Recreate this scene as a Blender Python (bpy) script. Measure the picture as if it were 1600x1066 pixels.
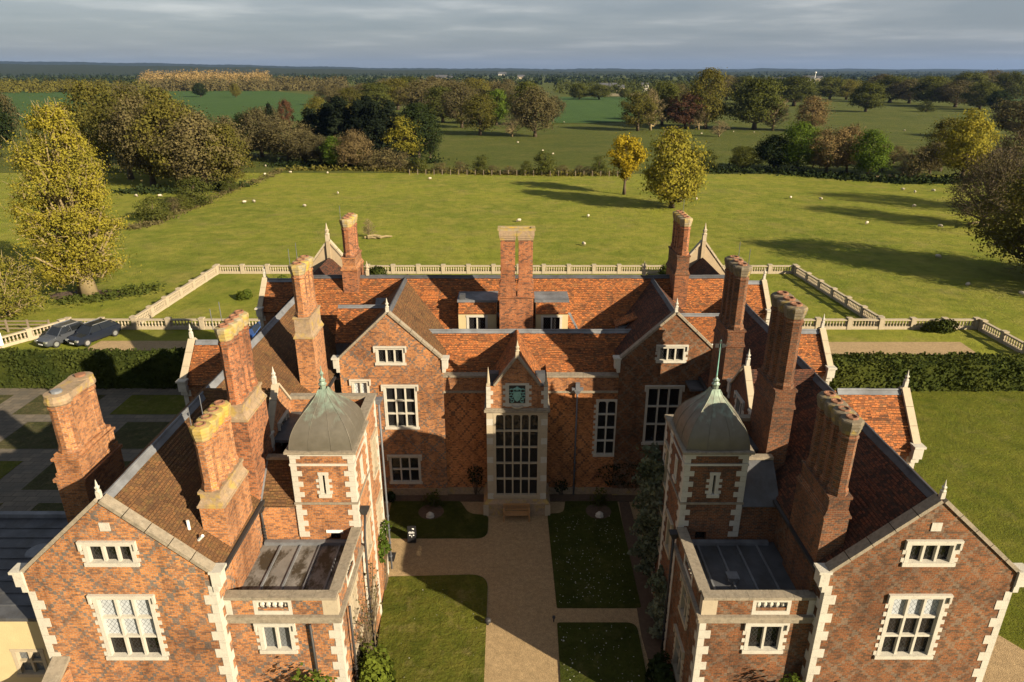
import bpy, math, random
import numpy as np
from mathutils import Vector, Matrix
from mathutils.geometry import tessellate_polygon

for o in list(bpy.data.objects):
    bpy.data.objects.remove(o)
scene = bpy.context.scene
COL = scene.collection
R = math.radians
random.seed(7)

# ------------------------------------------------------------------ camera
CAM_H, PITCH, FPX = 24.0, R(21.6), 1067.0        # drone height, tilt, focal length in 1600 px wide frame
cam_data = bpy.data.cameras.new('camera')
cam = bpy.data.objects.new('camera', cam_data)
COL.objects.link(cam)
cam.location = (0, 0, CAM_H)
cam.rotation_euler = (R(90) - PITCH, 0, 0)
cam_data.sensor_width = 36
cam_data.lens = 36 * FPX / 1600
cam_data.clip_start = 0.5
cam_data.clip_end = 60000
scene.camera = cam

# ------------------------------------------------------------------ light, sky, exposure
SUN_AZ, SUN_EL = 127.0, 23.4                      # degrees clockwise from +Y, above the horizon
sd = Vector((math.sin(R(SUN_AZ)) * math.cos(R(SUN_EL)), math.cos(R(SUN_AZ)) * math.cos(R(SUN_EL)), math.sin(R(SUN_EL))))
sun_data = bpy.data.lights.new('sun', 'SUN')
sun_data.energy = 5.0
sun_data.angle = R(0.5)
sun_data.color = (1.0, 0.85, 0.62)
sun = bpy.data.objects.new('sun', sun_data)
COL.objects.link(sun)
sun.rotation_euler = (-sd).to_track_quat('-Z', 'Y').to_euler()
sun.location = (60, -60, 80)

world = bpy.data.worlds.new('World')
scene.world = world
world.use_nodes = True
wn, wl = world.node_tree.nodes, world.node_tree.links
wn.clear()
w_out = wn.new('ShaderNodeOutputWorld')
w_bg = wn.new('ShaderNodeBackground')
w_bg.inputs['Strength'].default_value = 0.078
w_sky = wn.new('ShaderNodeTexSky')
w_sky.sky_type = 'NISHITA'
w_sky.sun_disc = False
w_sky.sun_elevation = R(SUN_EL)
w_sky.sun_rotation = R(SUN_AZ)
w_tc = wn.new('ShaderNodeTexCoord')
w_sep = wn.new('ShaderNodeSeparateXYZ')
wl.new(w_tc.outputs['Generated'], w_sep.inputs[0])
def wmath(op, a, b=None):
    n = wn.new('ShaderNodeMath'); n.operation = op
    for i, v in enumerate((a, b)):
        if v is None: continue
        if isinstance(v, (int, float)): n.inputs[i].default_value = v
        else: wl.new(v, n.inputs[i])
    return n.outputs[0]
zz = wmath('ADD', wmath('MAXIMUM', w_sep.outputs['Z'], 0.0), 0.055)
cmb = wn.new('ShaderNodeCombineXYZ')
wl.new(wmath('DIVIDE', w_sep.outputs['X'], zz), cmb.inputs[0])
wl.new(wmath('DIVIDE', w_sep.outputs['Y'], zz), cmb.inputs[1])
w_no = wn.new('ShaderNodeTexNoise')
w_no.inputs['Scale'].default_value = 0.5
w_no.inputs['Detail'].default_value = 7
w_no.inputs['Roughness'].default_value = 0.5
wl.new(cmb.outputs[0], w_no.inputs['Vector'])
w_rp = wn.new('ShaderNodeValToRGB')
e = w_rp.color_ramp.elements
e[0].position, e[0].color = 0.38, (1.05, 1.19, 1.40, 1)
e[1].position, e[1].color = 0.68, (2.6, 2.62, 2.65, 1)
m_ = w_rp.color_ramp.elements.new(0.53); m_.color = (1.46, 1.56, 1.72, 1)
wl.new(w_no.outputs['Fac'], w_rp.inputs[0])
# lower sky: even blue-grey cloud base towards the horizon
w_h = wn.new('ShaderNodeMapRange')
w_h.inputs['From Min'].default_value = 0.0
w_h.inputs['From Max'].default_value = 0.075
wl.new(w_sep.outputs['Z'], w_h.inputs['Value'])
w_m1 = wn.new('ShaderNodeMix'); w_m1.data_type = 'RGBA'
w_m1.inputs['A'].default_value = (0.76, 0.96, 1.24, 1)
wl.new(w_h.outputs[0], w_m1.inputs['Factor'])
wl.new(w_rp.outputs[0], w_m1.inputs['B'])
w_m2 = wn.new('ShaderNodeMix'); w_m2.data_type = 'RGBA'
w_m2.inputs['Factor'].default_value = 0.86            # nearly closed cloud layer over the clear sky
wl.new(w_sky.outputs[0], w_m2.inputs['A'])
wl.new(w_m1.outputs['Result'], w_m2.inputs['B'])
wl.new(w_m2.outputs['Result'], w_bg.inputs['Color'])
wl.new(w_bg.outputs[0], w_out.inputs[0])

vs = scene.view_settings
vs.view_transform = 'Standard'
vs.look = 'None'
vs.exposure = 1.4
vs.gamma = 1.0
vs.use_curve_mapping = False
scene.cycles.max_bounces = 6
scene.cycles.diffuse_bounces = 3
scene.cycles.transparent_max_bounces = 8
scene.cycles.volume_bounces = 0

# ------------------------------------------------------------------ helpers: names, properties, meshes
def tag(o, label=None, cat=None, group=None, kind=None):
    if label: o['label'] = label
    if cat: o['category'] = cat
    if group: o['group'] = group
    if kind: o['kind'] = kind
    return o

def thing(name, label, cat, loc=(0, 0, 0), rz=0.0, group=None):
    o = bpy.data.objects.new(name, None)
    o.empty_display_size = 0.5
    COL.objects.link(o)
    o.location = loc
    o.rotation_euler = (0, 0, rz)
    return tag(o, label, cat, group)

class MB:
    """collects faces; build() links them as one mesh object with metre-scaled UVs"""
    def __init__(s): s.v, s.f = [], []
    def face(s, pts):
        i = len(s.v); s.v.extend([tuple(p) for p in pts]); s.f.append(tuple(range(i, i + len(pts)))); return s
    def box(s, lo, hi):
        x0, y0, z0 = [min(a, b) for a, b in zip(lo, hi)]; x1, y1, z1 = [max(a, b) for a, b in zip(lo, hi)]
        i = len(s.v)
        s.v += [(x0,y0,z0),(x1,y0,z0),(x1,y1,z0),(x0,y1,z0),(x0,y0,z1),(x1,y0,z1),(x1,y1,z1),(x0,y1,z1)]
        s.f += [tuple(i + k for k in q) for q in ((3,2,1,0),(4,5,6,7),(0,1,5,4),(1,2,6,5),(2,3,7,6),(3,0,4,7))]
        return s
    def frustum(s, lo, hi, lo2, hi2, z0, z1):
        i = len(s.v)
        s.v += [(lo[0],lo[1],z0),(hi[0],lo[1],z0),(hi[0],hi[1],z0),(lo[0],hi[1],z0),(lo2[0],lo2[1],z1),(hi2[0],lo2[1],z1),(hi2[0],hi2[1],z1),(lo2[0],hi2[1],z1)]
        s.f += [tuple(i + k for k in q) for q in ((3,2,1,0),(4,5,6,7),(0,1,5,4),(1,2,6,5),(2,3,7,6),(3,0,4,7))]
        return s
    def slab(s, pts, th):
        """a flat polygon with thickness th below its face (towards -normal)"""
        P = [Vector(p) for p in pts]
        n = (P[1] - P[0]).cross(P[2] - P[0]).normalized()
        if n.z < 0: P.reverse(); n = -n
        Q = [p - n * th for p in P]
        s.face(P); s.face(Q[::-1])
        for k in range(len(P)):
            a, b = k, (k + 1) % len(P)
            s.face([P[b], P[a], Q[a], Q[b]])
        return s
    def beam(s, p0, p1, w, h, up=(0, 0, 1)):
        """box of width w (sideways) and height h (along up) whose underside axis runs p0-p1"""
        p0, p1 = Vector(p0), Vector(p1)
        d = (p1 - p0).normalized(); sd_ = d.cross(Vector(up)).normalized(); u = sd_.cross(d)
        c = []
        for p in (p0, p1):
            c += [p - sd_ * w / 2, p + sd_ * w / 2, p + sd_ * w / 2 + u * h, p - sd_ * w / 2 + u * h]
        i = len(s.v); s.v += [tuple(q) for q in c]
        s.f += [tuple(i + k for k in q) for q in ((0,1,2,3),(7,6,5,4),(0,4,5,1),(1,5,6,2),(2,6,7,3),(3,7,4,0))]
        return s
    def lathe(s, prof, c=(0, 0, 0), n=8, rot=0.0, sx=1.0, sy=1.0):
        """prof = [(radius, z)...] bottom to top"""
        i = len(s.v); cx, cy, cz = c
        for r, z in prof:
            for k in range(n):
                a = rot + 2 * math.pi * k / n
                s.v.append((cx + r * math.cos(a) * sx, cy + r * math.sin(a) * sy, cz + z))
        for j in range(len(prof) - 1):
            for k in range(n):
                k2 = (k + 1) % n
                s.f.append((i + j*n + k, i + j*n + k2, i + (j+1)*n + k2, i + (j+1)*n + k))
        s.f.append(tuple(i + k for k in range(n))[::-1])
        s.f.append(tuple(i + (len(prof) - 1) * n + k for k in range(n)))
        return s
    def tube(s, pts, rad, n=6):
        P = [Vector(p) for p in pts]; i = len(s.v)
        rr = rad if isinstance(rad, (list, tuple)) else [rad] * len(P)
        for j, p in enumerate(P):
            d = (P[min(j + 1, len(P) - 1)] - P[max(j - 1, 0)]).normalized()
            a = d.cross(Vector((0, 0, 1)))
            if a.length < 1e-3: a = Vector((1, 0, 0))
            a.normalize(); b = d.cross(a)
            for k in range(n):
                t = 2 * math.pi * k / n
                s.v.append(tuple(p + (a * math.cos(t) + b * math.sin(t)) * rr[j]))
        for j in range(len(P) - 1):
            for k in range(n):
                k2 = (k + 1) % n
                s.f.append((i + j*n + k, i + j*n + k2, i + (j+1)*n + k2, i + (j+1)*n + k))
        s.f.append(tuple(i + k for k in range(n))[::-1])
        s.f.append(tuple(i + (len(P) - 1) * n + k for k in range(n)))
        return s
    def mesh(s, name, mat=None, smooth=False, uv=True):
        me = bpy.data.meshes.new(name)
        me.from_pydata(s.v, [], s.f)
        me.update()
        if uv: metre_uv(me)
        if mat: me.materials.append(mat)
        if smooth:
            me.polygons.foreach_set('use_smooth', [True] * len(me.polygons))
        return me
    def build(s, name, mat, parent=None, smooth=False, loc=None, uv=True):
        o = bpy.data.objects.new(name, s.mesh(name, mat, smooth, uv))
        COL.objects.link(o)
        if loc: o.location = loc
        if parent: attach(o, parent)
        return o

def attach(o, parent):
    o.parent = parent
    if parent.get('at_origin_frame'):
        o.matrix_parent_inverse = Matrix.Translation(-Vector(parent.location))

def metre_uv(me):
    n = len(me.loops)
    uvl = me.uv_layers.new(name='UVMap')
    co = np.empty(len(me.vertices) * 3); me.vertices.foreach_get('co', co); co = co.reshape(-1, 3)
    li = np.empty(n, dtype=np.int32); me.loops.foreach_get('vertex_index', li)
    nor = np.empty(len(me.polygons) * 3); me.polygons.foreach_get('normal', nor); nor = nor.reshape(-1, 3)
    lt = np.empty(len(me.polygons), dtype=np.int32); me.polygons.foreach_get('loop_total', lt)
    nl = np.repeat(nor, lt, axis=0)
    t = np.stack([-nl[:, 1], nl[:, 0], np.zeros(n)], 1)
    ln = np.linalg.norm(t, axis=1)
    flat = ln < 1e-4
    t[flat] = (1, 0, 0); ln[flat] = 1
    t /= ln[:, None]
    b = np.cross(nl, t)
    p = co[li]
    uv = np.stack([(p * t).sum(1), (p * b).sum(1)], 1)
    uvl.data.foreach_set('uv', uv.ravel())

def copy_tree(o, parent=None):
    c = o.copy(); COL.objects.link(c); c.parent = parent
    for ch in o.children: copy_tree(ch, c)
    return c

def ground_point(x, y, z=0.0):
    """where the line of sight of a picture point (1600 x 1066) meets the level z: used to survey the plan"""
    u, v = (x - 800) / FPX, (y - 533) / FPX
    cp, sp = math.cos(PITCH), math.sin(PITCH)
    dy, dz = cp - v * sp, -sp - v * cp
    t = (z - CAM_H) / dz
    return (t * u, t * dy)

# ------------------------------------------------------------------ materials
ALB = 0.77            # overall reflectance of the surfaces relative to the swatches below
class NT:
    def __init__(s, name):
        s.m = bpy.data.materials.new(name); s.m.use_nodes = True
        s.t = s.m.node_tree; s.n = s.t.nodes; s.l = s.t.links
        s.b = s.n['Principled BSDF']; s.b.inputs['Specular IOR Level'].default_value = 0.25
    def put(s, sock, v):
        if hasattr(v, 'is_linked') or hasattr(v, 'links'): s.l.new(v, sock)
        elif isinstance(v, tuple): sock.default_value = v if len(v) == 4 else (*v, 1) if sock.type == 'RGBA' else v
        else: sock.default_value = v
    def uv(s):
        n = s.n.new('ShaderNodeUVMap'); n.uv_map = 'UVMap'; return n.outputs[0]
    def obj(s): return s.n.new('ShaderNodeTexCoord').outputs['Object']
    def geo(s): return s.n.new('ShaderNodeNewGeometry').outputs['Position']
    def noise(s, vec, scale, detail=4, rough=0.55, out='Fac', stretch=None):
        if stretch:
            mp = s.n.new('ShaderNodeMapping'); mp.inputs['Scale'].default_value = stretch
            s.l.new(vec, mp.inputs[0]); vec = mp.outputs[0]
        n = s.n.new('ShaderNodeTexNoise'); n.inputs['Scale'].default_value = scale
        n.inputs['Detail'].default_value = detail; n.inputs['Roughness'].default_value = rough
        s.l.new(vec, n.inputs['Vector']); return n.outputs[out]
    def ramp(s, fac, *stops):
        n = s.n.new('ShaderNodeValToRGB'); el = n.color_ramp.elements
        while len(el) < len(stops): el.new(0.5)
        for q, (p, c) in zip(el, stops):
            q.position = p; q.color = (c, c, c, 1) if isinstance(c, (int, float)) else (*c, 1)
        s.l.new(fac, n.inputs[0]); return n.outputs[0]
    def mix(s, fac, a, b, mode='MIX'):
        n = s.n.new('ShaderNodeMix'); n.data_type = 'RGBA'; n.blend_type = mode
        s.put(n.inputs['Factor'], fac)
        s.put(n.inputs['A'], a); s.put(n.inputs['B'], b); return n.outputs['Result']
    def math(s, op, a, b=None, c=None):
        n = s.n.new('ShaderNodeMath'); n.operation = op
        for i, v in enumerate((a, b, c)):
            if v is not None: s.put(n.inputs[i], v)
        return n.outputs[0]
    def sep(s, vec):
        n = s.n.new('ShaderNodeSeparateXYZ'); s.l.new(vec, n.inputs[0]); return n.outputs
    def brick(s, vec, c1, c2, mortar, w, h, ms=0.008, offset=0.5, bias=0.0):
        n = s.n.new('ShaderNodeTexBrick'); n.offset = offset
        n.inputs['Scale'].default_value = 1.0
        for k, v in (('Color1', c1), ('Color2', c2), ('Mortar', mortar)): n.inputs[k].default_value = (*v, 1)
        n.inputs['Mortar Size'].default_value = ms; n.inputs['Bias'].default_value = bias
        n.inputs['Brick Width'].default_value = w; n.inputs['Row Height'].default_value = h
        s.l.new(vec, n.inputs['Vector']); return n.outputs
    def bump(s, h, dist, strength=1.0):
        n = s.n.new('ShaderNodeBump'); n.inputs['Distance'].default_value = dist; n.inputs['Strength'].default_value = strength
        s.l.new(h, n.inputs['Height']); s.l.new(n.outputs[0], s.b.inputs['Normal'])
    def done(s, color, rough=0.85, metal=0.0):
        color = s.mix(1.0, color, (ALB, ALB, ALB, 1), 'MULTIPLY')
        s.put(s.b.inputs['Base Color'], color); s.put(s.b.inputs['Roughness'], rough); s.b.inputs['Metallic'].default_value = metal
        return s.m

def brick_mat(name, c1, c2, dark, mortar, diaper=0.0, size=(1.0, 1.0), grey=(0.16, 0.13, 0.11), lim=0.15, pale_c=(0.44, 0.32, 0.21), pale_f=0.45):
    t = NT(name); uv = t.uv()
    a = t.brick(uv, c1, c2, mortar, 0.17, 0.076, 0.010)
    b = t.brick(uv, (0, 0, 0), (1, 1, 1), (0, 0, 0), 0.17, 0.076, 0.0)      # per-brick random value
    col = t.mix(t.ramp(b[0], (0.60, 0.0), (0.92, 0.75)), a[0], (*dark, 1))
    if diaper > 0:
        xyz = t.sep(uv)
        us = t.math('SNAP', xyz[0], 0.1175); vsn = t.math('SNAP', xyz[1], 0.078)
        p = t.math('ADD', t.math('DIVIDE', us, size[0]), t.math('DIVIDE', vsn, size[1]))
        q = t.math('SUBTRACT', t.math('DIVIDE', us, size[0]), t.math('DIVIDE', vsn, size[1]))
        d1 = t.math('LESS_THAN', t.math('FRACT', t.math('ADD', p, 100.0)), lim)
        d2 = t.math('LESS_THAN', t.math('FRACT', t.math('ADD', q, 100.0)), lim)
        dd = t.math('MAXIMUM', d1, d2)
        msk = t.ramp(t.noise(uv, 0.55, 3), (0.36, 0.55), (0.54, 1.0))
        dd = t.math('MULTIPLY', t.math('MULTIPLY', dd, msk), diaper)
        col = t.mix(dd, col, (*grey, 1))
    zone = t.noise(uv, 0.22, 3, 0.5)
    col = t.mix(1.0, col, t.ramp(zone, (0.34, (0.66, 0.64, 0.64)), (0.52, (1, 1, 1)), (0.68, (1.16, 1.18, 1.15))), 'MULTIPLY')
    big = t.noise(uv, 0.9, 5, 0.6)
    col = t.mix(1.0, col, t.ramp(big, (0.3, (0.78, 0.76, 0.76)), (0.5, (1, 1, 1)), (0.72, (1.14, 1.08, 1.0))), 'MULTIPLY')
    streak = t.noise(uv, 1.0, 6, 0.7, stretch=(2.6, 0.35, 1.0))
    col = t.mix(0.55, col, t.ramp(streak, (0.36, (0.50, 0.47, 0.44)), (0.50, (1, 1, 1))), 'MULTIPLY')
    fine = t.noise(uv, 14, 3, 0.7)
    col = t.mix(0.7, col, t.ramp(fine, (0.3, 0.5), (0.7, 1.35)), 'MULTIPLY')
    pale = t.ramp(t.noise(uv, 2.3, 6, 0.7), (0.60, 0.0), (0.76, pale_f))
    col = t.mix(pale, col, (*pale_c, 1))
    t.bump(t.math('MULTIPLY_ADD', a[1], -1.0, t.math('MULTIPLY', fine, 0.6)), 0.012, 0.7)
    return t.done(col, 0.9)

M = {}
MOR = (0.33, 0.25, 0.18)
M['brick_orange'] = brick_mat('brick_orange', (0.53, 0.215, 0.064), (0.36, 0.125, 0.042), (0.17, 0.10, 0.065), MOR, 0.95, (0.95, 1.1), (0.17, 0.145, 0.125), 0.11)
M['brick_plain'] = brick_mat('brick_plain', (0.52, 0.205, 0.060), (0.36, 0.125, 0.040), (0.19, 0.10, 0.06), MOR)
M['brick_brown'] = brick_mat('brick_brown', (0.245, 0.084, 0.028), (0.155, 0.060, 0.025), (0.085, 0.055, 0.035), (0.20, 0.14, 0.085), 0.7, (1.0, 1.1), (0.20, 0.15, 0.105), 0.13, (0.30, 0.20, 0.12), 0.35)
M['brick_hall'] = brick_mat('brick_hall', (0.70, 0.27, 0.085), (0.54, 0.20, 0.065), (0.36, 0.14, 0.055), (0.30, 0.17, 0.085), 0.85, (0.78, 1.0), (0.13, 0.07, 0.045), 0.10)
M['brick_shaded'] = brick_mat('brick_shaded', (0.22, 0.075, 0.028), (0.125, 0.050, 0.025), (0.085, 0.06, 0.045), (0.22, 0.15, 0.095), pale_c=(0.30, 0.21, 0.13), pale_f=0.35)  # right-side brick, colour darkened to deepen the shade there
M['brick_chimney'] = brick_mat('brick_chimney', (0.44, 0.145, 0.050), (0.29, 0.095, 0.038), (0.12, 0.065, 0.045), (0.30, 0.21, 0.135))

def tile_mat(name, c1, c2, dark, moss, mossamt):
    t = NT(name); uv = t.uv()
    a = t.brick(uv, c1, c2, tuple(0.35 * q for q in c2), 0.17, 0.11, 0.010)
    b = t.brick(uv, (0, 0, 0), (1, 1, 1), (0, 0, 0), 0.17, 0.11, 0.0)
    c = t.brick(uv, (0, 0, 0), (1, 1, 1), (0, 0, 0), 0.51, 0.22, 0.0)
    col = t.mix(t.ramp(b[0], (0.48, 0.0), (0.88, 0.85)), a[0], (*dark, 1))
    col = t.mix(t.ramp(c[0], (0.6, 0.0), (0.95, 0.35)), col, (*dark, 1))
    big = t.noise(uv, 0.8, 6, 0.65)
    col = t.mix(1.0, col, t.ramp(big, (0.3, (0.55, 0.55, 0.58)), (0.52, (1, 1, 1)), (0.75, (1.25, 1.15, 1.0))), 'MULTIPLY')
    col = t.mix(t.ramp(t.noise(uv, 3.1, 6, 0.7), (0.5, 0.0), (0.66, mossamt)), col, (*moss, 1))
    fine = t.noise(uv, 18, 3, 0.7)
    col = t.mix(0.6, col, t.ramp(fine, (0.3, 0.6), (0.7, 1.25)), 'MULTIPLY')
    yy = t.math('FRACT', t.math('DIVIDE', t.sep(uv)[1], 0.11))       # lap of each course
    h = t.math('ADD', t.math('MULTIPLY', yy, -0.5), t.math('ADD', t.math('MULTIPLY', a[1], -0.8), t.math('ADD', t.math('MULTIPLY', b[0], 0.5), t.math('MULTIPLY', fine, 0.4))))
    t.bump(h, 0.03, 0.8)
    return t.done(col, 0.88)
M['tile_orange'] = tile_mat('tile_orange', (0.50, 0.170, 0.048), (0.34, 0.108, 0.034), (0.14, 0.062, 0.030), (0.22, 0.14, 0.06), 0.55)
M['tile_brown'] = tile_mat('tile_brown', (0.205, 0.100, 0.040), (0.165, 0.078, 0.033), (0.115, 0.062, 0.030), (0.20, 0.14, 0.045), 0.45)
M['tile_shaded'] = tile_mat('tile_shaded', (0.17, 0.060, 0.030), (0.095, 0.040, 0.024), (0.04, 0.026, 0.02), (0.085, 0.06, 0.035), 0.35)  # tiles with the roof's shade put into the colour

def stone_mat(name, base, lichen=0.5, yellow=0.0, rough=0.9):
    t = NT(name); p = t.geo()
    col = t.mix(t.noise(p, 1.6, 5), tuple(0.82 * q for q in base) + (1,), tuple(1.12 * q for q in base) + (1,))
    col = t.mix(t.ramp(t.noise(p, 5.0, 7, 0.7), (0.55 - 0.12 * lichen, 0.0), (0.72, 0.85 * lichen)), col, (0.115, 0.10, 0.075, 1))
    col = t.mix(t.ramp(t.noise(p, 11, 5, 0.7), (0.55, 0.0), (0.68, 0.5 * lichen)), col, (0.42, 0.39, 0.31, 1))
    if yellow:
        col = t.mix(t.ramp(t.noise(p, 2.3, 6, 0.65), (0.60 - 0.25 * yellow, 0.0), (0.64, 0.95 * min(1, yellow + .3))), col, (0.44, 0.30, 0.045, 1))
        col = t.mix(t.ramp(t.noise(p, 6.0, 5, 0.7), (0.6, 0.0), (0.7, 0.6)), col, (0.16, 0.13, 0.07, 1))
    t.bump(t.noise(p, 22, 5, 0.7), 0.02, 0.6)
    return t.done(col, rough)
M['stone'] = stone_mat('stone', (0.45, 0.375, 0.265), 0.30)
M['stone_pale'] = stone_mat('stone_pale', (0.53, 0.495, 0.42), 0.34)
M['stone_balustrade'] = stone_mat('stone_balustrade', (0.42, 0.35, 0.245), 0.38)
M['stone_weathered'] = stone_mat('stone_weathered', (0.30, 0.25, 0.185), 0.85)
M['stone_lichen'] = stone_mat('stone_lichen', (0.32, 0.27, 0.19), 0.8, 0.85)
M['stone_sooty'] = stone_mat('stone_sooty', (0.17, 0.135, 0.09), 0.9, 0.25)
M['stone_yellow'] = stone_mat('stone_yellow', (0.34, 0.27, 0.15), 0.5, 1.3)
M['stone_mixed'] = stone_mat('stone_mixed', (0.34, 0.24, 0.15), 0.75, 0.35)
M['render_tan'] = stone_mat('render_tan', (0.40, 0.31, 0.20), 0.35)
M['render_cream'] = stone_mat('render_cream', (0.56, 0.45, 0.25), 0.06)
M['white_paint'] = stone_mat('white_paint', (0.78, 0.77, 0.74), 0.03)

def lead_mat(name, base, stain):
    t = NT(name); p = t.geo()
    col = t.mix(t.ramp(t.noise(p, 0.9, 6, 0.65), (0.35, 0.0), (0.65, 1.0)), (*base, 1), tuple(1.7 * q for q in base) + (1,))
    col = t.mix(t.ramp(t.noise(p, 1.3, 7, 0.7, stretch=(1, 0.5, 1)), (0.5, 0.0), (0.58, stain)), col, (0.045, 0.035, 0.022, 1))
    t.bump(t.noise(p, 7, 4), 0.02, 0.4)
    return t.done(col, t.ramp(t.noise(p, 3, 4), (0.3, 0.42), (0.7, 0.7)), 0.0)
M['lead'] = lead_mat('lead', (0.13, 0.135, 0.145), 0.15)
M['lead_mossy'] = lead_mat('lead_mossy', (0.14, 0.13, 0.12), 0.95)
M['lead_dark'] = lead_mat('lead_dark', (0.060, 0.062, 0.068), 0.3)

def copper_mat():
    t = NT('copper_patina'); p = t.geo(); z = t.sep(p)[2]
    streak = t.noise(p, 1.2, 6, 0.65, stretch=(3.0, 3.0, 0.35))
    f = t.math('ADD', t.math('MULTIPLY', t.math('SUBTRACT', z, 11.35), 0.62), t.math('MULTIPLY', t.math('SUBTRACT', streak, 0.5), 2.0))
    green = t.mix(t.noise(p, 6, 5, 0.7), (0.20, 0.29, 0.23, 1), (0.32, 0.40, 0.32, 1))
    brown = t.mix(t.noise(p, 3, 5, 0.6), (0.120, 0.106, 0.080, 1), (0.20, 0.18, 0.145, 1))
    col = t.mix(t.ramp(f, (0.12, 0.0), (0.85, 1.0)), brown, green)
    t.bump(t.noise(p, 2.5, 3), 0.03, 0.35)
    return t.done(col, t.ramp(t.noise(p, 4, 3), (0.3, 0.36), (0.7, 0.6)), 0.35)
M['copper'] = copper_mat()

def glass_mat(name, base, lattice=(0.14, 0.2), lead=(0.05, 0.05, 0.05), rough=0.07):
    t = NT(name); uv = t.uv(); xyz = t.sep(uv)
    p = t.math('ADD', t.math('DIVIDE', xyz[0], lattice[0]), t.math('DIVIDE', xyz[1], lattice[1]))
    q = t.math('SUBTRACT', t.math('DIVIDE', xyz[0], lattice[0]), t.math('DIVIDE', xyz[1], lattice[1]))
    l = t.math('MAXIMUM', t.math('LESS_THAN', t.math('FRACT', t.math('ADD', p, 300)), 0.10), t.math('LESS_THAN', t.math('FRACT', t.math('ADD', q, 300)), 0.10))
    var = t.noise(uv, 2.0, 2)
    col = t.mix(l, t.mix(var, tuple(0.75 * b for b in base) + (1,), tuple(1.25 * b for b in base) + (1,)), (*lead, 1))
    t.b.inputs['Specular IOR Level'].default_value = 0.4
    # each hand-made quarry sits at its own slight angle
    cp = t.n.new('ShaderNodeCombineXYZ'); t.l.new(t.math('FLOOR', p), cp.inputs[0]); t.l.new(t.math('FLOOR', q), cp.inputs[1])
    w = t.n.new('ShaderNodeTexWhiteNoise'); t.l.new(cp.outputs[0], w.inputs['Vector'])
    nm = t.n.new('ShaderNodeNewGeometry')
    va = t.n.new('ShaderNodeVectorMath'); va.operation = 'SUBTRACT'; va.inputs[1].default_value = (0.5, 0.5, 0.5); t.l.new(w.outputs['Color'], va.inputs[0])
    vb = t.n.new('ShaderNodeVectorMath'); vb.operation = 'SCALE'; vb.inputs['Scale'].default_value = 0.10; t.l.new(va.outputs[0], vb.inputs[0])
    vc = t.n.new('ShaderNodeVectorMath'); vc.operation = 'ADD'; t.l.new(nm.outputs['Normal'], vc.inputs[0]); t.l.new(vb.outputs[0], vc.inputs[1])
    vd = t.n.new('ShaderNodeVectorMath'); vd.operation = 'NORMALIZE'; t.l.new(vc.outputs[0], vd.inputs[0])
    t.l.new(vd.outputs[0], t.b.inputs['Normal'])
    return t.done(col, t.math('MULTIPLY_ADD', l, 0.5, rough))
M['glass'] = glass_mat('leaded_glass', (0.010, 0.010, 0.011), (0.14, 0.2), (0.03, 0.03, 0.03))
M['glass_blind'] = glass_mat('leaded_glass_with_blind', (0.44, 0.47, 0.50), (0.17, 0.22), (0.10, 0.11, 0.12), 0.25)
M['glass_curtain'] = glass_mat('leaded_glass_with_curtain', (0.15, 0.16, 0.17), (0.14, 0.2), (0.05, 0.05, 0.05), 0.12)

def plain(name, col, rough=0.6, metal=0.0, spec=0.3, var=0.25):
    t = NT(name); p = t.geo()
    t.b.inputs['Specular IOR Level'].default_value = spec
    c = t.mix(t.noise(p, 6, 4), tuple((1 - var) * q for q in col) + (1,), tuple((1 + var) * q for q in col) + (1,))
    return t.done(c, rough, metal)
M['iron'] = plain('cast_iron', (0.035, 0.033, 0.033), 0.55)
M['lead_pipe'] = plain('lead_pipe', (0.13, 0.135, 0.15), 0.5)
M['terracotta'] = plain('terracotta', (0.24, 0.115, 0.065), 0.85)
M['oak'] = plain('weathered_oak', (0.40, 0.22, 0.09), 0.7)
M['fence_wood'] = plain('fence_wood', (0.22, 0.17, 0.12), 0.85)
M['black_board'] = plain('black_board', (0.012, 0.012, 0.014), 0.5)
M['white_print'] = plain('white_print', (0.75, 0.75, 0.74), 0.6, var=0.05)
M['rubber'] = plain('rubber', (0.02, 0.02, 0.021), 0.8)
M['soil'] = plain('soil', (0.10, 0.066, 0.042), 0.95, var=0.45)
M['verdigris'] = plain('verdigris', (0.21, 0.42, 0.36), 0.6, var=0.4)
M['wool'] = plain('wool', (0.52, 0.45, 0.34), 0.95)
M['sheep_face'] = plain('sheep_face', (0.30, 0.25, 0.2), 0.9)
M['bark'] = plain('bark', (0.095, 0.070, 0.042), 0.95, var=0.45)
M['bark_pale'] = plain('bark_pale', (0.26, 0.20, 0.10), 0.95, var=0.35)

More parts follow.
